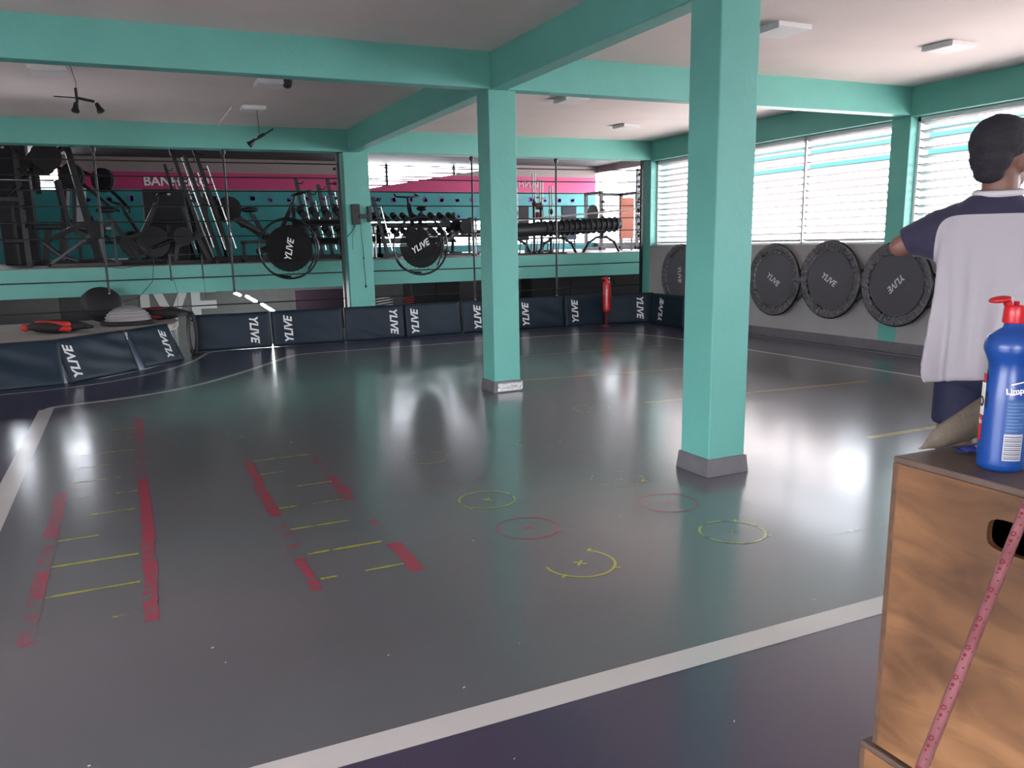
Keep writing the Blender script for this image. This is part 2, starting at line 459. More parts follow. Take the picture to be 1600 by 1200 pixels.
# ceiling and beams
ce = MB(); ce.box(-8.3, 5.45, -10.2, 5.3, 2.937, 3.1); struct(ce.build('ceiling', CEIL), 'off white ceiling slab')
def beam(name, x0, x1, y0, y1, lab, z0=2.64, z1=2.94):
    mb = MB(); mb.box(x0, x1, y0, y1, z0, z1); o = bevel(mb.build(name, TEAL), .006); struct(o, lab); return o
beam('trim_1', 0.010, 0.165, -10.0, 4.9, 'teal beam running over the two free columns')
beam('trim_2', -8.0, 0.010, -0.046, 0.10, 'teal cross beam left of the middle column')
beam('trim_3', 0.165, 5.08, -0.046, 0.10, 'teal cross beam right of the middle column')
beam('trim_4', -8.0, 5.08, 4.9, 5.16, 'teal beam above the cable railing')
beam('trim_5', 5.08, 5.40, -10.0, 5.16, 'teal beam above the louvred windows', 2.625)
def column(name, x, y, w, d, z1, lab, foot=True, silver=False, parent_lab=None):
    root = bpy.data.objects.new(name, None); COL.objects.link(root); root.location = (x, y, 0); struct(root, lab)
    mb = MB(); mb.box(0, w, 0, d, 0, z1); bevel(mb.build('shaft', TEAL, root), .008, 3)
    if foot:
        e = .02; e2 = .010; h = .105
        fb = MB()
        vs = [(-e, -e, 0), (w + e, -e, 0), (w + e, d + e, 0), (-e, d + e, 0), (-e2, -e2, h), (w + e2, -e2, h), (w + e2, d + e2, h), (-e2, d + e2, h)]
        fb.add(vs, [(0, 3, 2, 1), (4, 5, 6, 7), (0, 1, 5, 4), (1, 2, 6, 5), (2, 3, 7, 6), (3, 0, 4, 7)])
        bevel(fb.build('plinth', SKIRT, root), .005)
        if silver:
            sb = MB(); sb.box(.02, w + e * .6, -e - .004, -e2 - .002, .012, .092)
            sb.build('foil_tape', mat('crumpled_silver_tape', (0.6, 0.6, 0.6), .3, metal=.9, bump=1.0, bscale=35), root)['label'] = 'crumpled silver tape around the column foot'
    return root
column('trim_6', -0.040, -3.093, .26, .26, 2.94, 'thick teal column nearest the camera')
column('trim_7', 0.0, 0.0, .26, .26, 2.94, 'middle teal column with silver tape on its foot', silver=True)
column('trim_8', -0.063, 4.9, .36, .26, 2.641, 'teal column standing in the railing line', foot=False)
column('trim_9', 5.08, -0.046, .32, .25, 2.626, 'teal wall column between the two louvred windows', foot=False)
column('trim_10', 5.08, 4.9, .32, .26, 2.626, 'teal corner column', foot=False)
column('trim_11', 5.08, -5.2, .32, .25, 2.626, 'teal wall column at the near end of the window wall', foot=False)

# right wall below the windows, with skirting
rw = MB()
for a, b in ((-10, -5.2), (-4.95, -.046), (.204, 4.9)): rw.box(5.085, 5.40, a, b, 0, 1.24)
struct(rw.build('wall_right', WALLG), 'grey wall below the louvred windows')
sk = MB(); sk.box(5.06, 5.0855, -10, 4.9, 0, .125); bevel(struct(sk.build('baseboard_right', SKIRT), 'dark grey skirting along the window wall'), .006)
# left, rear walls out of frame that close the room; their openings are added to let daylight in
wl = MB(); wl.box(-8.3, -8.0, -10, 5.2, 0, .2); wl.box(-8.3, -8.0, -10, 5.2, 2.0, 2.94); wl.box(-8.3, -8, -10, -8.4, .2, 2.0); wl.box(-8.3, -8, -4.0, 5.2, .2, 2.0)
struct(wl.build('wall_left', CEIL), 'pale wall')
wb = MB(); wb.box(-8.3, -6.8, -10.2, -10, 0, 2.94); wb.box(-6.8, -3.8, -10.2, -10, 0, .2); wb.box(-6.8, -3.8, -10.2, -10, 2.1, 2.94); wb.box(-3.8, 2.0, -10.2, -10, 0, 2.94); wb.box(3.2, 5.4, -10.2, -10, 0, 2.94); wb.box(2.0, 3.2, -10.2, -10, 0, .3); wb.box(2.0, 3.2, -10.2, -10, 1.9, 2.94); struct(wb.build('wall_rear', CEIL), 'pale wall')

# louvred windows
def louvre(idx, y0, y1, mull, z0=1.245, z1=2.622, lab=''):
    root = bpy.data.objects.new('window_%d' % idx, None); COL.objects.link(root); root.location = (5.22, y0, z0); struct(root, lab)
    fr = MB(); Lr = y1 - y0; H = z1 - z0
    fr.box(-.02, .05, 0, .035, 0, H); fr.box(-.02, .05, Lr - .035, Lr, 0, H); fr.box(-.02, .05, 0, Lr, 0, .03); fr.box(-.02, .05, 0, Lr, H - .05, H)
    for mm in mull: fr.box(-.02, .05, mm - y0 - .016, mm - y0 + .016, 0, H)
    bevel(fr.build('window_frame', WHITEP, root), .003)
    seg = [y0] + list(mull) + [y1]
    P = .0895; n = int((H - .08) / P)
    for a, b in zip(seg[:-1], seg[1:]):
        sm = MB()
        for k in range(n + 1):
            zc = .055 + P * k
            sm.cbox((.022, (a + b) / 2 - y0, zc), (.082, (b - a) - .05, .006), (0, math.radians(19), 0))
            for e in (a - y0 + .045, b - y0 - .045): sm.cbox((.0, e, zc + .012), (.015, .014, .018))
        o = sm.build('louvre_blades', SLATM, root)
    return root
louvre(1, .204, 4.9, (1.62, 3.2), lab='louvred window left of the wall column')
louvre(2, -4.95, -.046, (-1.6, -3.3), lab='louvred window behind the person')
louvre(3, -10.0, -5.2, (-6.8, -8.4), lab='louvred window near the camera')
# sill
ws = MB(); ws.box(5.075, 5.22, -4.95, -.05, 1.235, 1.25); ws.box(5.075, 5.22, .21, 4.9, 1.235, 1.25); struct(ws.build('trim_12', WALLG), 'window sill')
# outside: teal gutter beam of the terrace and pale ground
ob = MB(); ob.box(6.35, 6.5, -10, 7, 2.50, 2.66); ob.box(6.35, 6.5, -10, 7, 2.33, 2.42); struct(ob.build('trim_13', mat('deep_teal_gutter', (.012, .075, .075), .5)), 'teal eaves rail seen through the upper louvres')
og = MB(); og.box(5.45, 40, -30, 40, -3.2, -3.0); struct(og.build('ground', mat('pale_concrete', (.55, .53, .5), .9, noise=.2)), 'pale ground outside')
oa = MB(); oa.box(-60, -8.3, -60, 5, -.3, -.1); oa.box(-8.3, 5.4, -60, -10.2, -.3, -.1); struct(oa.build('ground', mat('dark_asphalt', (.07, .07, .07), .9, noise=.2)), 'dark ground behind the viewer')  # unseen dark ground, added to cut the light rising onto the beams
ow = MB(); ow.box(13.0, 13.2, -14, 3, -3.0, 1.15); struct(ow.build('trim_14', mat('pale_pink_render', (.62, .5, .48), .9)), 'neighbouring pale wall outside the windows')

# ================================================================== LEDGE with domes
lg = MB()
led = smooth_path([(-8.0, 2.80), (-4.7, 2.80), (-3.9, 2.92), (-3.4, 3.2), (-2.95, 3.72), (-2.5, 4.4), (-2.38, 4.95), (-2.42, 5.35)], 2)
lg.poly([(x - .02, y + .03) for x, y in led] + [(-2.57, 5.58), (-2.9, 5.73), (-8.0, 5.73)], -.25, .345)
struct(lg.build('trim_23', mat('dark_plinth_paint', (.05, .05, .055), .6)), 'dark base of the curved ledge')  # dark colour stands for the shade in the gaps between the mats
lg = MB(); lg.poly(led + [(-2.55, 5.6), (-2.9, 5.75), (-8.0, 5.75)], .345, .43)
struct(bevel(lg.build('trim_15', mat('beige_concrete', (.44, .39, .36), .75, noise=.12, nscale=6)), .012), 'low curved concrete ledge behind the padded mats')

def dome(label, loc, R, h, body, plat_r, group=None, upside=False, rot=(0, 0, 0), ribs=False, handles=None, cat='balance dome'):
    t = thing('balance_dome', label, cat, loc, rot=rot, group=group)
    pf = MB()
    if not upside:
        pf.lathe([(plat_r * .96, 0), (plat_r, .012), (plat_r, .04), (plat_r * .95, .055), (R * .9, .056)], 36)
        pf.build('platform', RUBBER, t)
        dm = MB(); prof = []
        n = 28
        for i in range(n + 1):
            a = PI / 2 * i / n; r = R * math.cos(a) ** .6 if False else R * math.cos(a)
            z = .05 + h * math.sin(a)
            if ribs and i < n * .62: r *= 1 + .028 * (1 if (i % 4) < 2 else -1)
            prof.append((max(r, 1e-6), z))
        dm.lathe(prof, 40); dm.build('dome', body, t)
    else:
        dm = MB(); prof = []
        for i in range(12):
            a = PI / 2 * i / 11; prof.append((max(R * math.sin(a), 1e-6), h * (1 - math.cos(a))))
        dm.lathe(prof, 40); dm.build('dome', body, t)
        pf.lathe([(R * .9, h - .004), (plat_r, h), (plat_r * 1.01, h + .02), (plat_r * .96, h + .05), (plat_r * .3, h + .055), (1e-6, h + .05)], 36); pf.build('platform', RUBBER, t)
    return t
def kettle_cushion(label, loc, rz, k, rx):
    """black teardrop training bag with red panels lying flat"""
    t = thing('training_bag', label, 'training bag', loc, rz, group=None)
    a = MB(); a.ell((0, 0, .075), (.34, .19, .075), nu=32, nv=14); a.cap((.30, 0, .07), (.40, 0, .06), .04, .02)
    a.cap((-.30, 0, .07), (-.40, 0, .06), .04, .02)
    a.build('body', RUBBER, t)
    b = MB()
    if k:
        for sgn in (-1, 1):
            b.cap((-.19, -.075 + .02 * sgn, .105 + .022 * sgn), (.2, -.155 + .0 * sgn, .082 + .026 * sgn), .026, .034)
        b.ell((-.36, 0, .065), (.055, .045, .045)); 
    else: b.ell((0, -.075, .09), (.2, .115, .06), (math.radians(22), 0, 0))
    b.build('red_panel', REDP, t)
    return t
SILV = mat('silver_grey_vinyl', (.33, .31, .31), .33, bump=.05)
dome('black balance dome standing on its edge behind the silver one', (-3.30, 5.40, .63), .26, .17, RUBBER, .275, rot=(math.radians(48), 0, math.radians(12)))
bpy.context.view_layer.update()
kettle_cushion('black training bag with V-shaped red panels at the left on the ledge', (-3.76, 4.05, .432), math.radians(-22), True, 0)
dome('silver ribbed balance dome in the middle of the ledge', (-3.0, 4.72, .432), .27, .185, SILV, .33, ribs=True)
kettle_cushion('black training bag with one red oval panel at the right end of the ledge', (-2.62, 5.22, .432), math.radians(-24), False, 0).scale = (1.12, 1.0, 1.12)
# red/black items keep clear of each other

# ================================================================== PADDED MATS
MATBL = mat('navy_vinyl', (.011, .024, .040), .46, spec=.3, noise=.12, nscale=5, bump=.12, bscale=9)
LOGO = text_mesh('YLIVE', .155, .0006, .25, .0045, wide=.95)
LOGO_M = LOGO.copy()
def make_mat(p0, p1, lean, label, logo_x, logo_rot, h=.49, seed=0, lean2=None, z0=0.004, sag=1.0):
    p0 = Vector(p0); p1 = Vector(p1); d = p1 - p0; Lm = d.length; ang = math.atan2(d.y, d.x)
    t = thing('padded_mat', label, 'mat', (p0.x, p0.y, z0), ang, 'navy padded mats standing along the floor edge')
    rnd = random.Random(seed); nx, nz = 26, 13; th = .045
    fo = [(rnd.uniform(.3, 1) * (1 if logo_x > Lm / 2 else -1), rnd.uniform(2, 5), rnd.uniform(0, 6), rnd.uniform(.4, 1.6)) for _ in range(4)]
    def disp(x, z):
        w = min(1, max(0, (abs(x - logo_x) - .09) / .12)); v = 0
        for a, k, ph, sl in fo: v += a * math.sin((x * 3.0 + z * 7 * sl) * k * .9 + ph)
        e = min(x, Lm - x, z * 1.3, (h - z) * 1.3); w *= min(1, max(0, e / .06))
        return v * .0045 * w * sag
    def pt(x, z, back):
        u = z / h; yl = math.sin(lean) * z; zz = math.cos(lean) * z
        y = yl + (th if back else 0) * math.cos(lean) + (disp(x, z) if not back else 0)
        if not back:
            rr = min(x, Lm - x, z, h - z); y += max(0, .012 - rr) * .8
        sk = (lean2 or 0) * z
        return (x + sk, y, zz)
    mb = MB(); vs = []
    for b in (False, True):
        for j in range(nz + 1):
            for i in range(nx + 1):
                vs.append(pt(Lm * i / nx, h * j / nz, b))
    o_ = (nx + 1) * (nz + 1); fs = []
    for j in range(nz):
        for i in range(nx):
            a = j * (nx + 1) + i; q = (a, a + 1, a + nx + 2, a + nx + 1); fs.append(q); fs.append(tuple(k + o_ for k in q[::-1]))
    for i in range(nx):
        a, b = i, i + 1; fs.append((b, a, a + o_, b + o_)); a, b = nz * (nx + 1) + i, nz * (nx + 1) + i + 1; fs.append((a, b, b + o_, a + o_))
    for j in range(nz):
        a, b = j * (nx + 1), (j + 1) * (nx + 1); fs.append((a, b, b + o_, a + o_)); a, b = a + nx, b + nx; fs.append((b, a, a + o_, b + o_))
    mb.add(vs, fs, False)
    o = mb.build('cover', MATBL, t)
    for i_, p_ in enumerate(o.data.polygons):
        if i_ < nx * nz * 2: p_.use_smooth = True
    lo = text_obj('logo', LOGO, WHITEPAINT, t)
    u = h * .5
    lo.matrix_local = Matrix.Translation((logo_x + (lean2 or 0) * u, math.sin(lean) * u - .0022, math.cos(lean) * u)) @ Matrix.Rotation(-lean, 4, 'X') @ Matrix.Rotation(PI / 2, 4, 'X') @ Matrix.Rotation(logo_rot, 4, 'Z')
    return t
UP, DN = PI / 2, -PI / 2
yb = 4.80
make_mat((-4.62, 2.545), (-3.655, 2.645), .33, 'navy padded mat at the left edge, its white logo out of sight', .12, DN, seed=1)
make_mat((-3.60, 2.72), (-2.93, 3.42), .36, 'wrinkled navy padded mat, second from the left, against the curved ledge', .13, UP, seed=2, sag=2.2)
make_mat((-2.87, 3.52), (-2.40, 4.12), .42, 'narrow navy padded mat at the right end of the curved ledge', .55, UP - .15, seed=3, sag=1.2)
make_mat((-2.215, yb), (-1.225, yb), .12, 'navy padded mat right of the black coil, logo near its right edge', .77, DN, seed=4, sag=.6)
make_mat((-1.205, yb + .01), (-.215, yb), .12, 'navy padded mat between the coil-side mat and the railing column', .22, UP, seed=5, sag=.6)
make_mat((-.185, yb), (.70, yb - .02), .12, 'navy padded mat in front of the railing column, logo near its right edge', .72, DN, seed=6)
make_mat((.715, yb - .04), (1.60, yb), .13, 'navy padded mat just right of the railing column, logo near its left edge', .14, UP, seed=7, sag=.9)
make_mat((1.64, yb + .01), (2.52, yb), .13, 'navy padded mat half hidden by the middle column', .24, UP, seed=8, sag=.5)
make_mat((2.55, yb), (3.40, yb), .13, 'wrinkled navy padded mat just right of the middle column', .15, UP, seed=9, sag=2.0)
make_mat((3.42, yb), (4.12, yb - .02), .13, 'navy padded mat left of the fire extinguisher', .17, UP, seed=10, sag=.5)
make_mat((4.14, yb - .02), (4.95, yb - .24), .10, 'navy padded mat behind the fire extinguisher by the corner', .60, DN, seed=12, sag=.3)
make_mat((4.80, 4.44), (4.74, 3.52), .05, 'navy padded mat on the window wall, half hidden by the thick column', .28, UP - .1, seed=13, sag=.3)

# black coil between the left mats and the back mats
t = thing('battle_rope', 'black coiled rope hanging at the end of the curved ledge', 'rope', (-2.22, 4.55, 0))
cb = MB()
for k in range(7):
    pts = []
    for i in range(14):
        a = 2 * PI * i / 14; pts.append((-.04 + .05 * math.cos(a) + .01 * math.sin(k * 3.1), .02 * k - .06 + .012 * math.sin(a * 2 + k), .28 + (.26 + .012 * (k % 3)) * math.sin(a)))
    cb.tube(pts, .019, 7, closed=True)
cb.build('rope_loops', RUBBER, t)
c2 = MB(); c2.torus((-.045, .0, .50), .05, .01, (PI / 2, .3, 0), 20, 6); c2.build('strap', BLACK, t)

# ================================================================== CABLE RAILING
YR = 5.03
def pole(px, zbot, label):
    t = thing('railing_pole', label, 'pole', (px, YR, zbot), group='black railing poles between beam and slab')
    mb = MB(); mb.rod((0, 0, 0), (0, 0, 2.645 - zbot), .015, 10); mb.build('post', BLACK, t)
    mb = MB(); mb.lathe([(.032, 2.63 - zbot), (.036, 2.60 - zbot), (.02, 2.57 - zbot)], 12); mb.build('ceiling_flange', DGREY, t)
    mb = MB(); mb.ell((0, 0, -.006), (.012, .012, .012)); mb.build('end_cap', CHROME, t)
for x, z, l in ((-4.9, .8, 'black railing pole just beyond the left picture edge'), (-3.19, .82, 'black railing pole above the black dome on the ledge'), (-1.64, .76, 'black railing pole between the black dome and the hanging trampoline'),
                (1.93, .50, 'black railing pole directly left of the middle column'), (3.37, .50, 'black railing pole right of the middle column')):
    pole(x, z, l)
def side_post(x, lab):
    t = thing('railing_post', lab, 'post', (x, YR, .15))
    mb = MB(); mb.bar((0, 0, 0), (0, 0, 2.49), .035, .05); mb.build('upright', BLACK, t)
    for k in range(7):
        mb = MB(); mb.ell((-.05, 0, 2.27 - k * .2), (.022, .022, .022)); mb.build('cable_tensioner', BLACK, t)
side_post(-.11, 'black end post of the railing at the left face of the railing column')
side_post(4.99, 'black end post of the railing beside the corner column')
cz = [2.48, 2.29, 2.11, 1.915, 1.72, 1.52, .985, .61]
for k, z in enumerate(cz):
    for (a, b, side) in ((-8.0, -.13, 'left'), (.31, 4.97, 'right')):
        mb = MB(); n = 12
        mb.tube([(a + (b - a) * i / n, YR - .02, z + .008 * math.sin(PI * i / n) * (-1)) for i in range(n + 1)], .0085, 6)
        o = mb.build('railing_cable', BLACK)
        words = ['uppermost', 'second highest', 'third highest', 'fourth highest', 'fifth highest', 'sixth highest', 'second lowest', 'lowest']
        tag(o, '%s black horizontal cable of the railing %s of the railing column' % (words[k], side), 'cable', 'railing cables')

# wall bracket on the railing column
t = thing('speaker_bracket', 'black wall bracket with a dangling cord on the railing column', 'bracket', (.03, 4.9, 1.80))
mb = MB(); mb.box(-.02, .10, -.05, 0, -.15, .13); bevel(mb.build('back_plate', BLACK, t), .006)
mb = MB(); mb.box(.08, .24, -.075, -.03, -.07, -.01); mb.box(.20, .255, -.09, -.02, -.12, .10); bevel(mb.build('arm', BLACK, t), .005)
mb = MB(); mb.tube([(.11, -.02, -.1), (.10, -.03, -.3), (.125, -.02, -.55), (.125, -.02, -.7), (.135, -.02, -1.0)], .004, 6)
mb.tube([(.02, -.02, -.14), (-.03, -.03, -.25), (-.1, -.02, -.32)], .006, 6)
mb.tube([(.05, -.02, -.12), (-.02, -.02, -.3), (-.03, -.02, -.5)], .003, 6); mb.build('cord', BLACK, t)
mb = MB(); mb.lathe([(.003, .03), (.014, 0), (.012, -.02)], 10, Matrix.Translation((.135, -.02, -1.02))); mb.build('plug', BLACK, t)
mb = MB(); mb.lathe([(.003, .02), (.013, -.015)], 10, Matrix.Translation((.122, -.02, -.62))); mb.build('plug', BLACK, t)

# ================================================================== TRAMPOLINES
TMAT = mat('black_jump_fabric', (.052, .047, .062), .5, spec=.8, sheen=.3)
TMESH = None
def fabric_seethrough():
    M = bpy.data.materials.new('fine_black_mesh'); M.use_nodes = True; b = M.node_tree.nodes['Principled BSDF']
    b.inputs['Base Color'].default_value = (.008, .007, .008, 1); b.inputs['Roughness'].default_value = .6; b.inputs['Specular IOR Level'].default_value = .15; b.inputs['Alpha'].default_value = .88
    return M
TMESH = fabric_seethrough()
SHINY = mat('crinkled_shiny_cover', (.09, .083, .092), .18, bump=1.0, bscale=45, spec=.9)
LOGOT = text_mesh('YLIVE', .15, .0006, .25, .003, wide=.95)
def trampoline(label, loc, R, rotz, logo_rot, tilt=0.0, cover=True, group=None):
    """local: disc normal is -y, standing upright"""
    t = thing('mini_trampoline', label, 'trampoline', loc, group=group, rot=(tilt, 0, rotz))
    X = (PI / 2, 0, 0)
    mb = MB(); mb.torus((0, 0, 0), R, .0145, X, 56, 8); mb.build('frame_ring', BLACKG, t)
    mb = MB(); n = 44; ri = R * .76
    mb.add([(ri * math.cos(2 * PI * k / n), yy, ri * math.sin(2 * PI * k / n)) for yy in (-.002, .002) for k in range(n)], [tuple(range(n))[::-1], tuple(range(n, 2 * n))]); mb.torus((0, 0, 0), ri, .006, X, n, 6)
    o = mb.build('jump_mat', TMAT if cover else TMESH, t)
    lo = text_obj('logo', LOGOT, mat('grey_white_print', (.7, .7, .7), .5), t)
    lo.matrix_local = Matrix.Translation((0, -.008, 0)) @ Matrix.Rotation(PI / 2, 4, 'X') @ Matrix.Rotation(logo_rot, 4, 'Z') @ Matrix.Diagonal((.72, .72, 1, 1) if cover else (.85, .85, 1, 1))
    bc = MB(); nb = 30; pts = []
    for k in range(nb * 2):
        a = PI * k / nb; r = ri if k % 2 == 0 else R
        pts.append((r * math.cos(a), .0, r * math.sin(a)))
    bc.tube(pts, .0045, 5, closed=True); bc.build('bungee_cord', BLACK, t)
    if cover:
        rnd = random.Random(int(loc[1] * 100)); cv = MB(); n = 120; vs = []
        for i, rr in enumerate((R * 1.0, R * .97, R * .92, R * .86, R * .80)):
            for k in range(n):
                a = 2 * PI * k / n
                w = math.sin(a * 30) * .5 + math.sin(a * 47 + 1) * .5
                yy = (-.017, -.021, -.018, -.014, -.006)[i] - .007 * w * (0, .5, 1, 1, .5)[i] - rnd.uniform(0, .007) * (i > 0)
                r2 = rr + (.012 * math.sin(a * 30) if i == 4 else 0)
                vs.append((r2 * math.cos(a), yy, r2 * math.sin(a)))
        fs = []
        for i in range(4):
            for k in range(n):
                l = (k + 1) % n; fs.append((i * n + k, i * n + l, (i + 1) * n + l, (i + 1) * n + k))
        cv.add(vs, fs, False); cv.build('edge_cover', SHINY, t)
    for k in range(3):
        a = PI / 2 + 2 * PI * k / 3 + .35
        c = Vector((math.cos(a), 0, math.sin(a))); s_ = Vector((-math.sin(a), 0, math.cos(a)))
        lm = MB(); p = []
        for i in range(9):
            w = -1 + 2 * i / 8
            p.append(c * (R * .97 - .10 * (w * w)) + s_ * (.24 * w) + Vector((0, .13 * (1 - abs(w) ** 3) + .01, 0)))
        lm.tube(p, .012, 8)
        lm.build('leg', BLACKG, t)
    return t
G = 'small round trampolines leaned on the window wall'
XW = 4.932
trampoline('round trampoline on the window wall by the corner, half behind the thick column', (XW, 3.86, .80), .468, PI / 2 * -1, -1.45, tilt=-.02, group=G)
trampoline('round trampoline on the window wall just right of the thick column', (XW, 1.80, .79), .468, -PI / 2, -.55, group=G)
trampoline('round trampoline on the window wall, second to the right of the thick column', (XW, .835, .82), .468, -PI / 2, -.50, group=G)
trampoline('round trampoline on the window wall behind the elbow of the person', (XW, -.13, .80), .468, -PI / 2, PI + .75, group=G)
trampoline('round trampoline on the window wall, mostly hidden behind the white shirt', (XW, -1.14, .80), .468, -PI / 2, .4, group=G)
G2 = 'trampolines hung on the cable railing'
trampoline('black trampoline hung on the railing left of the railing column', (-.895, 4.845, 1.335), .405, 0, 1.35, cover=False, group=G2)
trampoline('black trampoline hung on the railing right of the railing column', (1.01, 4.845, 1.335), .415, 0, .52, cover=False, group=G2)
# hanging thin cords and a small bracket on the left railing
t = thing('hanging_bracket', 'small black bar with hooks hung on the lower railing cables', 'bracket', (-2.43, 4.98, 1.2))
mb = MB(); mb.rod((0, 0, 0), (.40, 0, .0), .008); mb.rod((0, 0, .1), (0, 0, -.25), .01); mb.rod((.40, 0, .07), (.40, 0, -.24), .01); mb.rod((0, 0, .09), (.4, 0, .09), .008)
mb.build('frame', BLACK, t)
mb = MB(); mb.tube([(.02, 0, -.2), (.06, 0, -.4), (.04, 0, -.62)], .003, 5); mb.tube([(.4, 0, -.2), (.41, 0, -.5)], .003, 5); mb.build('cord', BLACK, t)
mb = MB(); mb.tube([(-3.2, 4.97, 1.16), (-3.0, 4.97, 1.13), (-2.75, 4.97, 1.17), (-2.60, 4.97, 1.28)], .004, 6)
mb.tube([(-2.62, 4.97, 1.25), (-2.66, 4.97, .95), (-2.85, 4.97, .75), (-3.05, 4.97, .70)], .004, 6)
tag(mb.build('loose_wire', BLACK), 'thin black wire looping over the lower cables above the domes', 'wire')

# ================================================================== FIRE EXTINGUISHER
t = thing('fire_extinguisher', 'red fire extinguisher on a slim stand in front of the mats', 'fire extinguisher', (4.02, 4.55, 0))
rp = mat('red_enamel', (.55, .012, .018), .3, coat=.5)
mb = MB(); mb.lathe([(.055, .24), (.064, .25), (.066, .27), (.066, .66), (.058, .70), (.03, .725), (.02, .735)], 24); mb.build('cylinder', rp, t)
mb = MB(); mb.cyl((0, 0, .745), .022, .03); mb.cbox((-.03, 0, .775), (.13, .02, .018), (0, -.2, 0)); mb.cbox((-.02, 0, .755), (.10, .018, .012)); mb.build('valve_handle', rp, t)
mb = MB(); mb.ell((.035, -.01, .755), (.018, .018, .018)); mb.build('pressure_gauge', CHROME, t)
mb = MB(); mb.tube([(.02, 0, .75), (.09, 0, .745), (.13, 0, .70), (.145, 0, .66)], .009, 8); mb.tube([(.02, 0, .73), (.07, 0, .70), (.085, 0, .62)], .008, 8); mb.build('hose', BLACK, t)
mb = MB(); mb.bar((0, .02, 0), (0, .02, .24), .03); mb.cyl((0, .02, .008), .085, .016); mb.cyl((0, 0, .235), .06, .012); mb.build('stand', mat('dull_dark_red', (.14, .015, .02), .5), t)

# ================================================================== CEILING FIXTURES
G = 'square white ceiling lamps'
def panel(x, y, label, r=.15):
    t = thing('ceiling_lamp', label, 'ceiling light', (x, y, 2.937), .0, G)
    mb = MB(); mb.box(-r, r, -r, r, -.04, 0); bevel(mb.build('housing', mat('white_lamp_housing', (.74, .73, .72), .5), t), .006)
    mb = MB(); mb.box(-r * .88, r * .88, -r * .88, r * .88, -.044, -.036); mb.build('diffuser', mat('matt_diffuser', (.80, .79, .78), .7), t)
panel(1.80, -1.52, 'square white ceiling lamp beside the top of the thick column', .165)
panel(3.62, -1.58, 'square white ceiling lamp nearest the window wall at right')
panel(3.63, 3.40, 'square white ceiling lamp near the far right corner')
panel(1.80, 1.75, 'square white ceiling lamp just behind the cross beam, right of the middle column')
panel(-3.42, 1.80, 'square white ceiling lamp above the cross-shaped spotlight')
panel(-1.50, 1.82, 'square white ceiling lamp left of the middle column, behind the cross beam')
panel(-1.46, 3.36, 'square white ceiling lamp nearest the railing at left', .13)
def spot(label, loc, cord, heads, bars, sc=1.0):
    t = thing('spotlight_fixture', label, 'spotlight', loc); t.scale = (sc, sc, sc)
    mb = MB()
    for a, b, r in bars: mb.rod(a, b, r, 8)
    mb.build('bar', BLACK, t)
    mb = MB(); mb.tube(cord, .004, 6); mb.build('cord', BLACK, t)
    for p, d in heads:
        M = Matrix.Translation(p) @ Vector(d).normalized().to_track_quat('Z', 'Y').to_matrix().to_4x4()
        h = MB(); h.lathe([(.02, -.05), (.026, -.045), (.034, .02), (.05, .06), (.05, .07), (.04, .065), (.036, .05)], 18, M); h.build('lamp_head', BLACK, t)
spot('black spotlight cluster hanging on a cord at left, with two cone heads', (-3.20, 1.25, 2.61), [(0, 0, 0), (.01, 0, .18), (-.03, 0, .38), (-.11, 0, .503)],
     [((-.02, -.04, -.11), (-.15, -.35, -1)), ((.24, .05, -.09), (.35, -.25, -.8))],
     [((-.26, .02, .01), (0, 0, 0), .008), ((0, 0, .12), (0, 0, -.06), .018), ((0, 0, 0), (.2, .03, -.03), .018)], .65)
spot('single black spotlight hanging on a long cord in front of the far left beam', (-1.42, 3.30, 2.60), [(0, 0, .02), (-.005, 0, .2), (-.01, 0, .418)],
     [((-.10, 0, -.07), (-.6, 0, -.5))], [((-.06, 0, -.04), (.20, 0, .12), .012), ((-.02, 0, -.01), (.07, 0, .045), .024)], .8)
t = thing('smoke_detector', 'small round black sensor just behind the cross beam at left', 'sensor', (-1.37, 1.7, 2.90))
mb = MB(); mb.lathe([(.05, .037), (.05, .01), (.035, -.03), (.02, -.035)], 16); mb.build('body', DGREY, t)
mb = MB(); mb.lathe([(.018, -.034), (.012, -.04)], 12); mb.build('lens', CHROME, t)
mb = MB(); mb.box(-.012, .012, 0, 1.515, -.018, 0); o = mb.build('cable_duct', CEIL); o.location = (-1.68, 3.38, 2.937); o.rotation_euler = (0, 0, .0)
tag(o, 'white cable duct on the ceiling running to the railing beam', 'cable duct')

# ================================================================== GYM BEYOND THE RAILING
GZ = 1.128
FZ = 3.42
gs = MB(); gs.box(-9.0, 9.6, 6.0, 14.3, .74, GZ); struct(gs.build('trim_16', TEAL), 'teal edge of the raised gym floor')
gf = MB(); gf.box(-8.9, 9.5, 6.03, 14.0, GZ, GZ + .012); struct(gf.build('trim_17', mat('brown_grey_gym_floor', (.20, .16, .155), .45, noise=.2)), 'grey-brown floor of the gym')
PINK = mat('magenta_wall_paint', (.44, .028, .125), .55, noise=.06)
TURQ = mat('turquoise_wall_paint', (.020, .23, .235), .5, noise=.12, nscale=2)
BRN = mat('grey_brown_wall_paint', (.26, .21, .20), .8, noise=.06)
DARKC = mat('dark_roof_paint', (.028, .026, .028), .8)
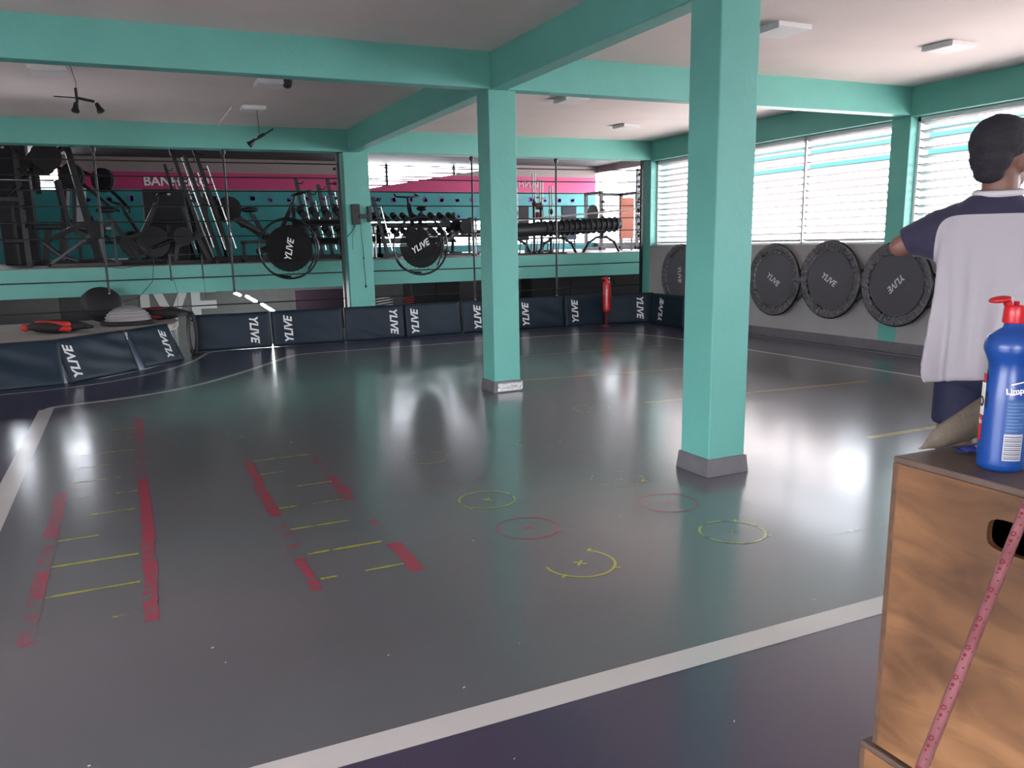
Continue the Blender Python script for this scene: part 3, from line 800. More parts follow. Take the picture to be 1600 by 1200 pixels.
# far wall at y = 14 built as strips around its louvred openings
fw = MB(); Y0, Y1 = 14.0, 14.25
fw.cm = 0
fw.box(-4.1, 2.75, Y0, Y1, GZ, 2.72); fw.box(2.75, 9.5, Y0, Y1, 1.95, 2.70); fw.box(2.75, 9.5, Y0, Y1, GZ, 1.32); fw.box(-9, -4.1, Y0, Y1, GZ, 2.7); fw.cm = 2; fw.box(-9, -5.7, Y0, Y1, 2.7, FZ); fw.cm = 0
fw.cm = 1
fw.box(-4.1, 2.5, Y0, Y1, 2.72, 3.10)
def xz_prism(mb, pts, y0, y1):
    n = len(pts); vs = [(x, y0, z) for x, z in pts] + [(x, y1, z) for x, z in pts]
    fs = [tuple(range(n)), tuple(range(n, 2 * n))[::-1]] + [(i, n + i, n + (i + 1) % n, (i + 1) % n) for i in range(n)]
    mb.add(vs, fs)
xz_prism(fw, [(2.5, 2.70), (9.5, 2.70), (9.5, 3.12), (5.0, 3.12), (2.5, 2.72)][::1], Y0, Y1)
fw.cm = 2
fw.box(-4.1, 2.5, Y0, Y1, 3.10, FZ)
xz_prism(fw, [(5.0, 3.12), (9.5, 3.12), (9.5, FZ), (6.9, FZ)], Y0, Y1)
o = fw.build('wall_back', None, mats=[TURQ, PINK, BRN]); struct(o, 'far gym wall, turquoise below a magenta band, with slanting bright opening')
# purple emblems painted in rows
em = MB(); random.seed(5)
for k in range(30):
    x = -4.0 + k * .44
    for z, ph in ((2.50, 0), (2.06, 2)):
        if (ph and k % 4 != 1): continue
        if x > 9.3: continue
        for q in range(3):
            em.cbox((x + random.uniform(-.03, .03), 13.992, z + random.uniform(-.03, .03)), (random.uniform(.05, .12), .006, random.uniform(.04, .12)), (0, random.uniform(-.4, .4), 0))
em.build('purple_emblems', mat('purple_wall_print', (.15, .07, .33), .6), o)['label'] = 'rows of small purple emblems'
tb = text_obj('wall_lettering', text_mesh('BANHEIRO', .29, .004, 0, .006), WHITEPAINT, o); tb.location = (-1.68, 13.985, 2.90); tb.rotation_euler = (PI / 2, 0, 0)
tb2 = text_obj('wall_lettering', text_mesh('BANHEIRO', .26, .004, 0, .004, True), mat('faint_pale_print', (.45, .25, .28), .6), o); tb2.location = (7.1, 13.985, 2.93); tb2.rotation_euler = (PI / 2, 0, 0)  # mirror reflection of the lettering, painted on the wall as pale letters
tb2['label'] = 'pale mirrored lettering'
gc = MB(); gc.box(-9, 9.6, 6.0, 14.3, FZ, FZ + .15); gc.box(-9, 9.5, 6.0, 6.25, 3.0, FZ); struct(gc.build('trim_18', DARKC), 'dark roof of the gym')
gl = MB(); gl.box(-9.2, -9.0, 6.0, 14.3, GZ, FZ); struct(gl.build('wall_left', BRN), 'left wall of the gym')
gr = MB(); gr.box(9.5, 9.7, 6, 14.3, .5, 1.30); gr.box(9.5, 9.7, 6, 14.3, 3.25, FZ); struct(gr.build('wall_right', BRN), 'right wall of the gym')
def blades(name, axis, a0, a1, c, z0, z1, pitch, posts, lab):
    root = bpy.data.objects.new(name, None); COL.objects.link(root); struct(root, lab)
    mb = MB(); n = int((z1 - z0) / pitch)
    for k in range(n + 1):
        z = z0 + pitch * k
        if axis == 'x': mb.cbox(((a0 + a1) / 2, c, z), (a1 - a0, .07, .006), (math.radians(-25), 0, 0))
        else: mb.cbox((c, (a0 + a1) / 2, z), (.07, a1 - a0, .006), (0, math.radians(25), 0))
    mb.build('louvre_blades', SLATM, root)
    mb = MB()
    for p in posts:
        if axis == 'x': mb.box(p - .03, p + .03, c - .05, c + .05, z0, z1)
        else: mb.box(c - .05, c + .05, p - .03, p + .03, z0, z1)
    mb.build('mullion', BLACK, root)
blades('window_4', 'x', 2.4, 7.0, 14.12, 2.75, 3.4, .11, (3.35, 5.2, 6.1), 'slanting bright louvred opening above the magenta band')
blades('window_5', 'x', 2.75, 9.5, 14.12, 1.35, 1.94, .12, (4.2, 6.5), 'low louvred opening in the far gym wall')
blades('window_6', 'y', 6.2, 14.0, 9.6, 1.35, 3.2, .14, (8, 10, 12), 'louvred opening in the right gym wall')
blades('window_7', 'x', -5.7, -4.12, 14.12, 2.74, 3.4, .11, (-4.95,), 'louvred opening at the far left of the gym')
portal('gym_daylight', (3.7, 14.4, 3.1), (-PI / 2, 0, 0), 6.8, .9)
portal('gym_daylight', (9.8, 10.1, 2.3), (0, PI / 2, 0), 1.9, 7.8)
portal('gym_daylight', (-4.9, 14.4, 3.07), (-PI / 2, 0, 0), 1.7, .8)
# lower hall under the gym
lw = MB(); lw.box(-9, 9.6, 10.0, 10.2, -2.2, .74); struct(lw.build('wall_lower', mat('mid_grey_wall', (.22, .21, .21), .7, noise=.1)), 'grey wall of the hall below the gym')
lf = MB(); lf.box(-9, 9.6, 5.15, 10, -2.4, -2.2); struct(lf.build('trim_19', mat('dark_hall_floor', (.07, .07, .075), .3)), 'floor of the lower hall')
le = MB(); le.box(-9.2, -9.0, 5.15, 10.2, -2.2, .74); le.box(9.6, 9.8, 5.15, 10.2, -2.2, .74); le.box(-9, 5.4, 4.95, 5.15, -2.4, -.25); struct(le.build('trim_20', BRN), 'end walls of the lower hall')
gpw = MB(); gpw.box(5.4, 9.8, 4.95, 5.1, -2.4, 3.7); struct(gpw.build('trim_22', CEIL), 'white outer wall beyond the corner window')
gp = MB(); gp.box(-9.2, -8.3, 4.95, 5.1, -2.4, 3.7); gp.box(-9.2, 9.8, 5.1, 6.2, 3.1, 3.25); struct(gp.build('trim_21', BRN), 'side infill beyond the railing')
o = text_obj('wall_lettering', text_mesh('YLIVE', 1.05, .006, .0, .03), mat('pale_grey_print', (.80, .77, .77), .6)); o.location = (-2.72, 9.985, .30); o.rotation_euler = (PI / 2, 0, 0)
tag(o, 'large pale letters painted on the grey wall below the raised floor', 'lettering')
for k, (a, b) in enumerate((((367, 458), (375, 461)), ((385, 463), (400, 471)), ((409, 475), (428, 487)))):
    y = (8.2, 7.6, 7.0)[k]; A = on_y(*a, y + .3); B = on_y(*b, y)
    mb = MB(); mb.rod(A, B, .022, 10)
    tag(mb.build('tube_lamp', mat('lit_tube', (1, 1, 1), .5, emit=(1, 1, 1), emit_s=110)), ['farthest', 'middle', 'nearest'][k] + ' lit tube lamp of the three seen under the raised floor', 'lamp', 'lit tube lamps in the hall below')
mb = MB(); mb.box(-.3, .62, 7.9, 8.0, -.1, .60); tag(mb.build('purple_banner', mat('dark_purple_board', (.020, .003, .015), .7)), 'dark purple board below the raised floor, left of the railing column', 'board')
for x0, x1, z0, z1, l in ((-4.0, -3.25, .1, .68, 'dark cabinet under the raised floor behind the black dome'), (2.0, 3.0, .25, .66, 'dark cabinet under the raised floor left of the middle column'), (4.6, 6.4, .28, .66, 'black cabinet under the raised floor behind the extinguisher')):
    t = thing('storage_cabinet', l, 'cabinet', (x0, 8.4, -2.19)); z0 += 2.19; z1 += 2.19
    mb = MB(); mb.box(0, x1 - x0, 0, .5, 0, z1); bevel(mb.build('body', mat('near_black_laminate', (.03, .03, .034), .5), t), .01)
    mb = MB(); mb.box(.02, (x1 - x0) / 2 - .01, -.02, 0, .05, z1 - .05); mb.build('door', mat('near_black_laminate', (.03, .03, .034), .5), t)
    mb = MB(); mb.box((x1 - x0) / 2 + .01, x1 - x0 - .02, -.02, 0, .05, z1 - .05); mb.build('door', mat('near_black_laminate', (.03, .03, .034), .5), t)
# striped racks at 590-640, 465-480
def slat_rack(px0, px1, M, lab, y=8.0):
    A = on_y(px0, 482, y); B = on_y(px1, 462, y)
    t = thing('slatted_rack', lab, 'rack', (A.x, y, -2.19))
    mb = MB(); n = 5
    for k in range(n): mb.cbox(((B.x - A.x) / 2, 0, B.z + 2.19 - .03 - k * .05), (B.x - A.x, .03, .02), (0, -.12, 0))
    mb.build('slats', M, t)
    mb = MB(); mb.bar((0.02, .03, 0), (0.02, .03, B.z + 2.19), .03); mb.bar((B.x - A.x - .02, .03, 0), (B.x - A.x - .02, .03, B.z + 2.19), .03); mb.build('uprights', BLACK, t)
slat_rack(588, 613, WHITEPAINT, 'white slatted rack glimpsed below the raised floor')
slat_rack(631, 647, REDP, 'small red slatted rack glimpsed below the raised floor')

# ------------------------------------------------------------------ gym machines
def gx(px, y): return on_y(px, 380, y).x
GF = GZ + .012
def bike(label, px, y, rz=0.0, s=1.0, proto=[None], group='exercise bikes in the gym'):
    loc = (gx(px, y), y, GF)
    if proto[0] is not None:
        return dup(proto[0], loc, rz, label, scale=(s, s, s))
    t = thing('exercise_bike', label, 'exercise bike', loc, rz, group)
    t.scale = (s, s, s)
    mb = MB(); mb.bar((-.5, 0, .04), (.5, 0, .04), .06); mb.bar((-.5, -.24, .03), (-.5, .24, .03), .05); mb.bar((.5, -.24, .03), (.5, .24, .03), .05)
    mb.bar((.1, 0, .05), (-.28, 0, .75), .06); mb.bar((.1, 0, .35), (.42, 0, .95), .06); mb.bar((-.1, 0, .4), (.4, 0, .55), .05); mb.build('frame', DGREY, t)
    mb = MB(); mb.cyl((.33, 0, .34), .25, .05, 'y', 32); mb.build('flywheel', DGREY, t)
    mb = MB(); mb.ell((-.32, 0, .84), (.15, .085, .045)); mb.rod((-.28, 0, .72), (-.32, 0, .82), .02); mb.build('saddle', VINYL, t)
    mb = MB(); mb.rod((.42, 0, .93), (.46, 0, 1.08), .02); mb.tube([(.62, -.2, 1.14), (.47, -.22, 1.09), (.46, 0, 1.08), (.47, .22, 1.09), (.62, .2, 1.14)], .018); mb.build('handlebar', BLACK, t)
    mb = MB(); mb.bar((.08, -.08, .3), (.2, -.1, .2), .02); mb.bar((.08, .08, .3), (-.04, .1, .4), .02); mb.cbox((.2, -.14, .2), (.1, .08, .02)); mb.cbox((-.04, .14, .4), (.1, .08, .02)); mb.build('pedals', BLACK, t)
    proto[0] = t
    return t
def plates(mb, c, axis, rs, w=.035):
    off = 0
    for r in rs:
        cc = list(c); cc['xyz'.index(axis)] += off; mb.cyl(tuple(cc), r, w * .9, axis, 24); off += w
def power_rack(label, x, y, h=2.0, rz=0.0, w=.9, d=.8, tiltx=0.0, group=None):
    t = thing('power_rack', label, 'gym machine', (x, y, GF), rz)
    mb = MB()
    for sx in (-w / 2, w / 2):
        for sy in (-d / 2, d / 2): mb.bar((sx, sy, 0), (sx + tiltx, sy, h), .07)
        mb.bar((sx, -d / 2 - .15, .035), (sx, d / 2 + .15, .035), .07); mb.bar((sx + tiltx, -d / 2, h - .03), (sx + tiltx, d / 2, h - .03), .07)
    mb.bar((-w / 2 + tiltx, d / 2, h - .03), (w / 2 + tiltx, d / 2, h - .03), .07); mb.bar((-w / 2 + tiltx * .5, d / 2, h * .5), (w / 2 + tiltx * .5, d / 2, h * .5), .06); mb.build('frame', DGREY, t)
    mb = MB()
    for k in range(5):
        for sx in (-w / 2, w / 2): mb.cbox((sx + .02 + tiltx * (k + 2) / 7, -d / 2 - .06, h * (.3 + .13 * k)), (.03, .12, .03), (.4, 0, 0))
    mb.build('bar_hooks', BLACK, t)
    mb = MB(); mb.rod((-w / 2 - .45, -d / 2 - .06, h * .62), (w / 2 + .45, -d / 2 - .06, h * .62), .015); mb.build('barbell', CHROME, t)
    mb = MB(); plates(mb, (-w / 2 - .28, -d / 2 - .06, h * .62), 'x', (.2, .2, .15)); mb.build('weight_plates', RUBBER, t); mb = MB(); plates(mb, (w / 2 + .18, -d / 2 - .06, h * .62), 'x', (.15, .2, .2)); mb.build('weight_plates', RUBBER, t)
    return t
def rod_rack(label, x, y, n, h, lean, gap, chrome=True, rz=0.0, flip=1):
    """leaning uprights with pegs and chrome guide rods in front"""
    t = thing('inclined_rack', label, 'gym machine', (x, y, GF), rz)
    mb = MB(); mr = MB(); mp = MB(); W_ = gap * (n - 1)
    for k in range(n):
        x0 = k * gap; hh = h * (1 - .07 * ((k * 2) % 3))
        mb.bar((x0, 0, 0), (x0 - lean * hh, .0, hh), .055)
        mr.rod((x0 + .05, -.06, hh * .12), (x0 + .05 - lean * hh * .72, -.06, hh * .84), .013)
        for q in range(4): mp.tube([(x0 - lean * hh * (.55 + .13 * q), -.02, hh * (.55 + .13 * q)), (x0 - lean * hh * (.55 + .13 * q) + .09, -.05, hh * (.55 + .13 * q) - .01), (x0 - lean * hh * (.55 + .13 * q) + .11, -.05, hh * (.55 + .13 * q) + .04)], .010, 6)
    mb.bar((-.1, 0, .04), (W_ + .2, 0, .04), .07); mb.bar((0, 0, .04), (0, .9, .04), .07); mb.bar((W_, 0, .04), (W_, .9, .04), .07)
    mb.bar((-lean * h * .5, 0, h * .5), (W_ - lean * h * .5, 0, h * .5), .05); mb.bar((-lean * h * .6, 0, h * .6), (.1, .85, .05), .05); mb.bar((W_ - lean * h * .6, 0, h * .6), (W_, .85, .05), .05)
    mb.build('frame', DGREY, t); mr.build('guide_rods', CHROME, t); mp.build('plate_pegs', BLACK, t)
    return t
def leg_press(label, x, y, rz=0.0, s=1.0):
    t = thing('leg_press', label, 'gym machine', (x, y, GF), rz); t.scale = (s, s, s)
    mb = MB(); mb.bar((-.9, -.3, .05), (.8, -.3, .05), .07); mb.bar((-.9, .3, .05), (.8, .3, .05), .07); mb.bar((-.9, -.3, .05), (.7, -.3, 1.2), .07); mb.bar((-.9, .3, .05), (.7, .3, 1.2), .07)
    mb.bar((.7, -.3, .05), (.7, -.3, 1.2), .06); mb.bar((.7, .3, .05), (.7, .3, 1.2), .06); mb.bar((.7, -.3, 1.2), (.7, .3, 1.2), .06); mb.build('frame', DGREY, t)
    mb = MB(); mb.cbox((.15, 0, .85), (.06, .7, .55), (0, .65, 0)); mb.build('foot_plate', DGREY, t)
    mb = MB(); mb.cbox((-.75, 0, .42), (.1, .45, .7), (0, -.8, 0)); mb.cbox((-.42, 0, .22), (.45, .45, .1), (0, .35, 0)); bevel(mb.build('seat_pad', VINYL, t), .03)
    mb = MB(); plates(mb, (.3, -.45, .95), 'y', (.22, .22, .18)); mb.build('weight_plates', RUBBER, t); mb = MB(); plates(mb, (.3, .38, .95), 'y', (.22, .22, .18)); mb.build('weight_plates', RUBBER, t)
    return t
def bench(label, x, y, rz=0.0, s=1.0):
    t = thing('weight_bench', label, 'gym bench', (x, y, GF), rz); t.scale = (s, s, s)
    mb = MB(); mb.bar((-.55, 0, .38), (.55, 0, .38), .06); mb.bar((-.5, 0, .38), (-.5, 0, .03), .06); mb.bar((.5, 0, .38), (.5, 0, .03), .06); mb.bar((-.5, -.25, .03), (-.5, .25, .03), .06); mb.bar((.5, -.25, .03), (.5, .25, .03), .06); mb.build('frame', DGREY, t)
    mb = MB(); mb.cbox((.32, 0, .46), (.42, .3, .08)); bevel(mb.build('seat_pad', VINYL, t), .02)
    mb = MB(); mb.cbox((-.28, 0, .63), (.8, .3, .08), (0, .5, 0)); bevel(mb.build('back_pad', VINYL, t), .02)
    return t
def cable_tower(label, x, y, w=.5, d=.6, h=1.2, rz=0.0):
    t = thing('cable_machine', label, 'gym machine', (x, y, GF), rz)
    mb = MB(); mb.box(-w / 2, w / 2, -d / 2, d / 2, 0, h); bevel(mb.build('weight_housing', mat('matt_black_panel', (.012, .011, .014), .6), t), .015)
    mb = MB(); mb.bar((0, -d / 2, h * .3), (0, -d / 2 - .5, h * .3), .05); mb.bar((0, -d / 2 - .5, 0), (0, -d / 2 - .5, h * .5), .05); mb.rod((-.2, -d / 2 - .5, h * .55), (.2, -d / 2 - .5, h * .55), .02); mb.build('arm', DGREY, t)
    mb = MB(); mb.cbox((0, -d / 2 - .45, .42), (.35, .35, .08)); bevel(mb.build('seat_pad', VINYL, t), .02)
    mb = MB(); mb.cbox((-.08, -d / 2 - .004, h - .08), (.05, .004, .03)); mb.cbox((.08, -d / 2 - .004, h - .08), (.05, .004, .03)); mb.build('decal', WHITEPAINT, t)
    return t
def lever_machine(label, x, y, h=1.9, rz=0.0, s=1.0):
    t = thing('lever_machine', label, 'gym machine', (x, y, GF), rz); t.scale = (s, s, s)
    mb = MB(); mb.bar((-.5, 0, .04), (.6, 0, .04), .09); mb.bar((-.5, -.4, .04), (-.5, .4, .04), .08); mb.bar((.6, -.4, .04), (.6, .4, .04), .08)
    mb.bar((.5, 0, .05), (.2, 0, h), .10); mb.bar((-.3, 0, .05), (-.2, 0, .6), .09); mb.bar((-.25, 0, .4), (.4, 0, .7), .08); mb.bar((.2, -.35, h - .05), (.2, .35, h - .05), .08); mb.build('frame', DGREY, t)
    for sg in (-1, 1):
        a = MB(); a.tube([(.2, .33 * sg, h - .05), (-.15, .36 * sg, h * .86), (-.5, .34 * sg, h * .68), (-.72, .3 * sg, h * .55)], .03, 8); a.rod((-.72, .3 * sg, h * .55), (-.80, .16 * sg, h * .52), .022); a.build('lever_arm', BLACK, t)
        b = MB(); plates(b, (-.15, .36 * sg + (.04 if sg > 0 else -.16), h * .86), 'y', (.22, .22, .2)); b.build('weight_plates', RUBBER, t)
    mb = MB(); mb.cbox((-.22, 0, .62), (.4, .35, .08)); mb.cbox((.05, 0, 1.02), (.08, .32, .7), (0, -.12, 0)); bevel(mb.build('seat_pad', VINYL, t), .02)
    return t
DUMB = None
def dumbbell_rack(label, x, y, w=1.6, rz=0.0):
    t = thing('dumbbell_rack', label, 'rack', (x, y, GF), rz)
    mb = MB()
    for sx in (-w / 2, w / 2): mb.bar((sx, .2, 0), (sx, .05, .85), .05); mb.bar((sx, -.3, .03), (sx, .3, .03), .05)
    for z in (.3, .6): mb.cbox((0, 0 + .1 - z * .1, z), (w, .3, .03), (.3, 0, 0))
    mb.build('frame', DGREY, t)
    global DUMB
    Mw = Matrix.Translation((x, y, GF)) @ Matrix.Rotation(rz, 4, 'Z')
    for z, tier in ((.36, 'lower'), (.66, 'upper')):
        for k in range(int(w / .2)):
            xx = -w / 2 + .12 + k * .2
            if DUMB is None:
                mb = MB(); mb.cyl((0, -.11, 0), .06, .09, 'y', 12); mb.cyl((0, .11, 0), .06, .09, 'y', 12); mb.rod((0, -.08, 0), (0, .08, 0), .015, 8)
                o = DUMB = mb.build('dumbbell', RUBBER)
            else:
                o = DUMB.copy(); COL.objects.link(o)
            o.location = Mw @ Vector((xx, .1 - z * .1 + .0, z + .105)); o.rotation_euler = (.3, 0, rz)
            nn = ['first', 'second', 'third', 'fourth', 'fifth', 'sixth', 'seventh', 'eighth', 'ninth', 'tenth'][k]
            tag(o, '%s black dumbbell from the left, %s tier, %s' % (nn, tier, label), 'dumbbell', 'dumbbells on the %s tier of the %s' % (tier, label))
    return t

power_rack('tall dark rack at the far left of the gym', gx(8, 7.4), 7.4, 2.0, .1, .55, .5)
cable_tower('tall black cabinet-like machine at the far left of the gym', gx(34, 11.0), 11.0, .55, .5, 2.15)
lever_machine('plate loaded lever machine with curved arms at the left of the gym', gx(100, 8.75), 8.75, 1.95, .15)
lever_machine('second lever machine behind the first, turned the other way', gx(135, 10.2), 10.2, 1.75, 2.6, 1.0)
leg_press('low leg press with round plates left of the black tower machine', gx(134, 6.72), 6.72, .0, .55)
bike('exercise bike left of the black tower machine', 206, 7.75, .1)
bike('exercise bike far behind, just left of the black tower machine', 236, 11.0, 2.9)
bench('bench lying behind the exercise bikes', gx(168, 11.6), 11.6, 0, 1)
cable_tower('boxy black tower machine below the wall lettering', gx(262, 8.9), 8.9, .66, .6, 1.22)
rod_rack('tall leaning rack with chrome rods and plate pegs right of the tower machine', gx(328, 7.3), 7.3, 3, 1.92, .26, .17)
rod_rack('shorter leaning rack just left of the tall chrome rod rack', gx(300, 9.9), 9.9, 2, 1.75, .2, .2)
lever_machine('low plate loaded machine in front of the leaning racks', gx(292, 6.55), 6.58, .75, .1, .62)
leg_press('leg press between the leaning rack and the hanging trampoline', gx(384, 9.0), 9.0, 3.14, .95)
bike('exercise bike behind the left hanging trampoline', 424, 7.7, .1)
bench('bench behind the left hanging trampoline', gx(420, 6.6), 6.50, 0, .8)
rod_rack('row of leaning black uprights with pegs beside the railing column', gx(487, 8.5), 8.5, 5, 1.42, .15, .19)
dumbbell_rack('rack below the leaning uprights', gx(506, 6.7), 6.9, .8)
bike('exercise bike behind the right hanging trampoline', 652, 7.7, 1.57)
rod_rack('leaning bar machine just right of the railing column', gx(606, 6.7), 6.7, 1, 1.0, .22, .2)
dumbbell_rack('long rack behind the right hanging trampoline', gx(640, 9.4), 9.4, 2.0)
leg_press('low padded machine right of the hanging trampoline', gx(708, 7.3), 7.3, .0, .55)
bench('bench left of the middle column in the gym', gx(722, 10.2), 10.2, 0)
def white_stand(label, px, y, ztop, zbot):
    p = on_y(px, 380, y); t = thing('weight_stand', label, 'stand', (p.x, y, GF))
    mb = MB(); mb.rod((0, 0, .02), (0, 0, zbot - GF + .02), .028); mb.cyl((0, 0, .012), .055, .024); mb.build('base', DGREY, t)
    mb = MB(); mb.rod((-.022, 0, zbot - GF), (-.022, 0, ztop - GF), .017); mb.rod((.03, 0, zbot - GF), (.03, 0, ztop - GF), .017); mb.build('poles', WHITEPAINT, t)
    mb = MB(); mb.cyl((0, 0, (ztop - GF) * .62), .05, .05, 'x'); mb.build('collar', BLACK, t)
G = 'white pole stands in the gym'
for px, yy, zt, zb, l in ((584, 6.5, 1.66, 1.15, 'white poles just right of the railing column'), (741, 6.6, 1.72, 1.17, 'white poles just left of the middle column'), (807, 7.4, 2.36, 1.42, 'white poles just right of the middle column'),
                      (835, 8.4, 2.72, 2.2, 'tallest pair of white poles'), (846, 8.0, 2.55, 2.1, 'white poles above the red discs'), (861, 7.5, 2.4, 1.42, 'white poles left of the right railing pole')):
    white_stand(l, px, yy, zt, zb)
t = thing('disc_tower', 'black tower holding red and pink discs', 'rack', (gx(841, 9.2), 9.2, GF)); t.scale = (1.15, 1, 1.12)
mb = MB(); mb.bar((-.09, 0, 0), (-.09, 0, 1.02), .03); mb.bar((.09, 0, 0), (.09, 0, 1.02), .03); mb.bar((-.09, 0, 1.02), (.09, 0, 1.02), .03); mb.cbox((0, 0, .02), (.4, .4, .04)); mb.build('frame', BLACK, t)
mb = MB()
for k in range(3): mb.ell((0, 0, .52 + .17 * k), (.07, .07, .065))
mb.build('discs', mat('faded_red_rubber', (.38, .06, .09), .5), t)
# long padded machine with arched feet
t = thing('padded_roller_machine', 'long tilted black padded machine on arched feet at the right of the gym', 'gym machine', (gx(880, 6.9), 6.9, GF))
L0 = gx(800, 6.9) - gx(880, 6.9) - .5; L1 = gx(968, 6.9) - gx(880, 6.9)
mb = MB(); mb.tube([(L0, 0, .40), (L1 - .1, 0, .52), (L1, 0, .53)], [.125, .125, .10], 20); bevel(mb.build('padded_body', VINYL, t), .01)
mb = MB()
for k in range(14):
    u = .42 + .58 * k / 14; mb.torus((L0 + (L1 - L0) * u, 0, .40 + .12 * u), .13, .018, (0, PI / 2, 0), 20, 6)
mb.build('coils', RUBBER, t)
mb = MB(); mb.bar((L0, -.02, .56), (L1 + .35, -.02, .80), .03); mb.build('top_rail', mat('pale_wood_rail', (.5, .40, .34), .5), t)
for k, u in enumerate((.18, .52, .86)):
    a = MB(); xc = L0 + (L1 - L0) * u; a.tube([(xc - .42, 0, 0), (xc - .3, 0, .18), (xc - .12, 0, .28), (xc + .1, 0, .28), (xc + .28, 0, .18), (xc + .38, 0, 0)], .026, 8); a.rod((xc, 0, .28), (xc, 0, .36), .035); a.build('leg', DGREY, t)
t = thing('dumbbell_stand', 'row of thin metal rods under the padded machine', 'rack', (gx(845, 6.5), 6.45, GF))
mb = MB()
for k in range(9): mb.rod((-.45 + .11 * k, 0, .0), (-.42 + .11 * k, 0, .28), .011)
mb.rod((-.5, 0, .28), (.5, 0, .28), .012); mb.rod((-.5, 0, .012), (.5, 0, .012), .012); mb.build('rods', DGREY, t)
for px, w, h, c, l in ((890, .35, .85, (.05, .07, .10), 'dark blue upright pad behind the padded machine'), (980, .35, 1.02, (.45, .12, .06), 'orange-brown board at the right end of the gym'), (812, .45, .85, (.05, .045, .05), 'dark sign board right of the middle column')):
    t = thing('display_board', l, 'board', (gx(px, 8.8), 8.8, GF))
    mb = MB(); mb.box(-w / 2, w / 2, 0, .06, .25, h + .1); bevel(mb.build('panel', mat('board_%d' % px, c, .6), t), .008)
    mb = MB(); mb.bar((-w / 2 + .04, .03, 0), (-w / 2 + .04, .03, .3), .03); mb.build('leg', BLACK, t); mb = MB(); mb.bar((w / 2 - .04, .03, 0), (w / 2 - .04, .03, .3), .03); mb.build('leg', BLACK, t)
power_rack('dark rack at the right end of the gym', gx(955, 10.5), 10.5, 1.35, 0, 1.0, .7)

# ================================================================== WOODEN BOXES (front right)
def wood():
    M = bpy.data.materials.new('worn_plywood'); M.use_nodes = True; nt = M.node_tree; L = nt.links; b = nt.nodes['Principled BSDF']
    tc = nt.nodes.new('ShaderNodeTexCoord'); mp = nt.nodes.new('ShaderNodeMapping'); mp.inputs['Scale'].default_value = (1, 1.0, 3.2); mp.inputs['Rotation'].default_value = (.35, 0, 0)
    L.new(tc.outputs['Object'], mp.inputs[0])
    n = nt.nodes.new('ShaderNodeTexNoise'); n.inputs['Scale'].default_value = 5; n.inputs['Detail'].default_value = 7; n.inputs['Distortion'].default_value = .8; L.new(mp.outputs[0], n.inputs['Vector'])
    r = nt.nodes.new('ShaderNodeValToRGB'); e = r.color_ramp.elements; e[0].position = .3; e[0].color = (.13, .056, .021, 1); e[1].position = .62; e[1].color = (.30, .145, .058, 1)
    L.new(n.outputs['Fac'], r.inputs['Fac'])
    n2 = nt.nodes.new('ShaderNodeTexNoise'); n2.inputs['Scale'].default_value = 2.3; n2.inputs['Detail'].default_value = 4; L.new(tc.outputs['Object'], n2.inputs['Vector'])
    r2 = nt.nodes.new('ShaderNodeValToRGB'); r2.color_ramp.elements[0].position = .38; r2.color_ramp.elements[0].color = (.50, .47, .44, 1); r2.color_ramp.elements[1].position = .6; r2.color_ramp.elements[1].color = (1, 1, 1, 1)
    L.new(n2.outputs['Fac'], r2.inputs['Fac'])
    mx = nt.nodes.new('ShaderNodeMix'); mx.data_type = 'RGBA'; mx.blend_type = 'MULTIPLY'; mx.inputs['Factor'].default_value = 1
    L.new(r.outputs['Color'], mx.inputs['A']); L.new(r2.outputs['Color'], mx.inputs['B'])
    L.new(mx.outputs['Result'], b.inputs['Base Color']); b.inputs['Roughness'].default_value = .55
    bp = nt.nodes.new('ShaderNodeBump'); bp.inputs['Strength'].default_value = .15; L.new(n.outputs['Fac'], bp.inputs['Height']); L.new(bp.outputs['Normal'], b.inputs['Normal'])
    return M
WOOD = wood()
WOODE = mat('dark_ply_edge', (.13, .062, .032), .7, col2=(.07, .035, .02), nscale=30)
WOODT = mat('dark_worn_ply_top', (.115, .075, .055), .5, noise=.35, nscale=6)
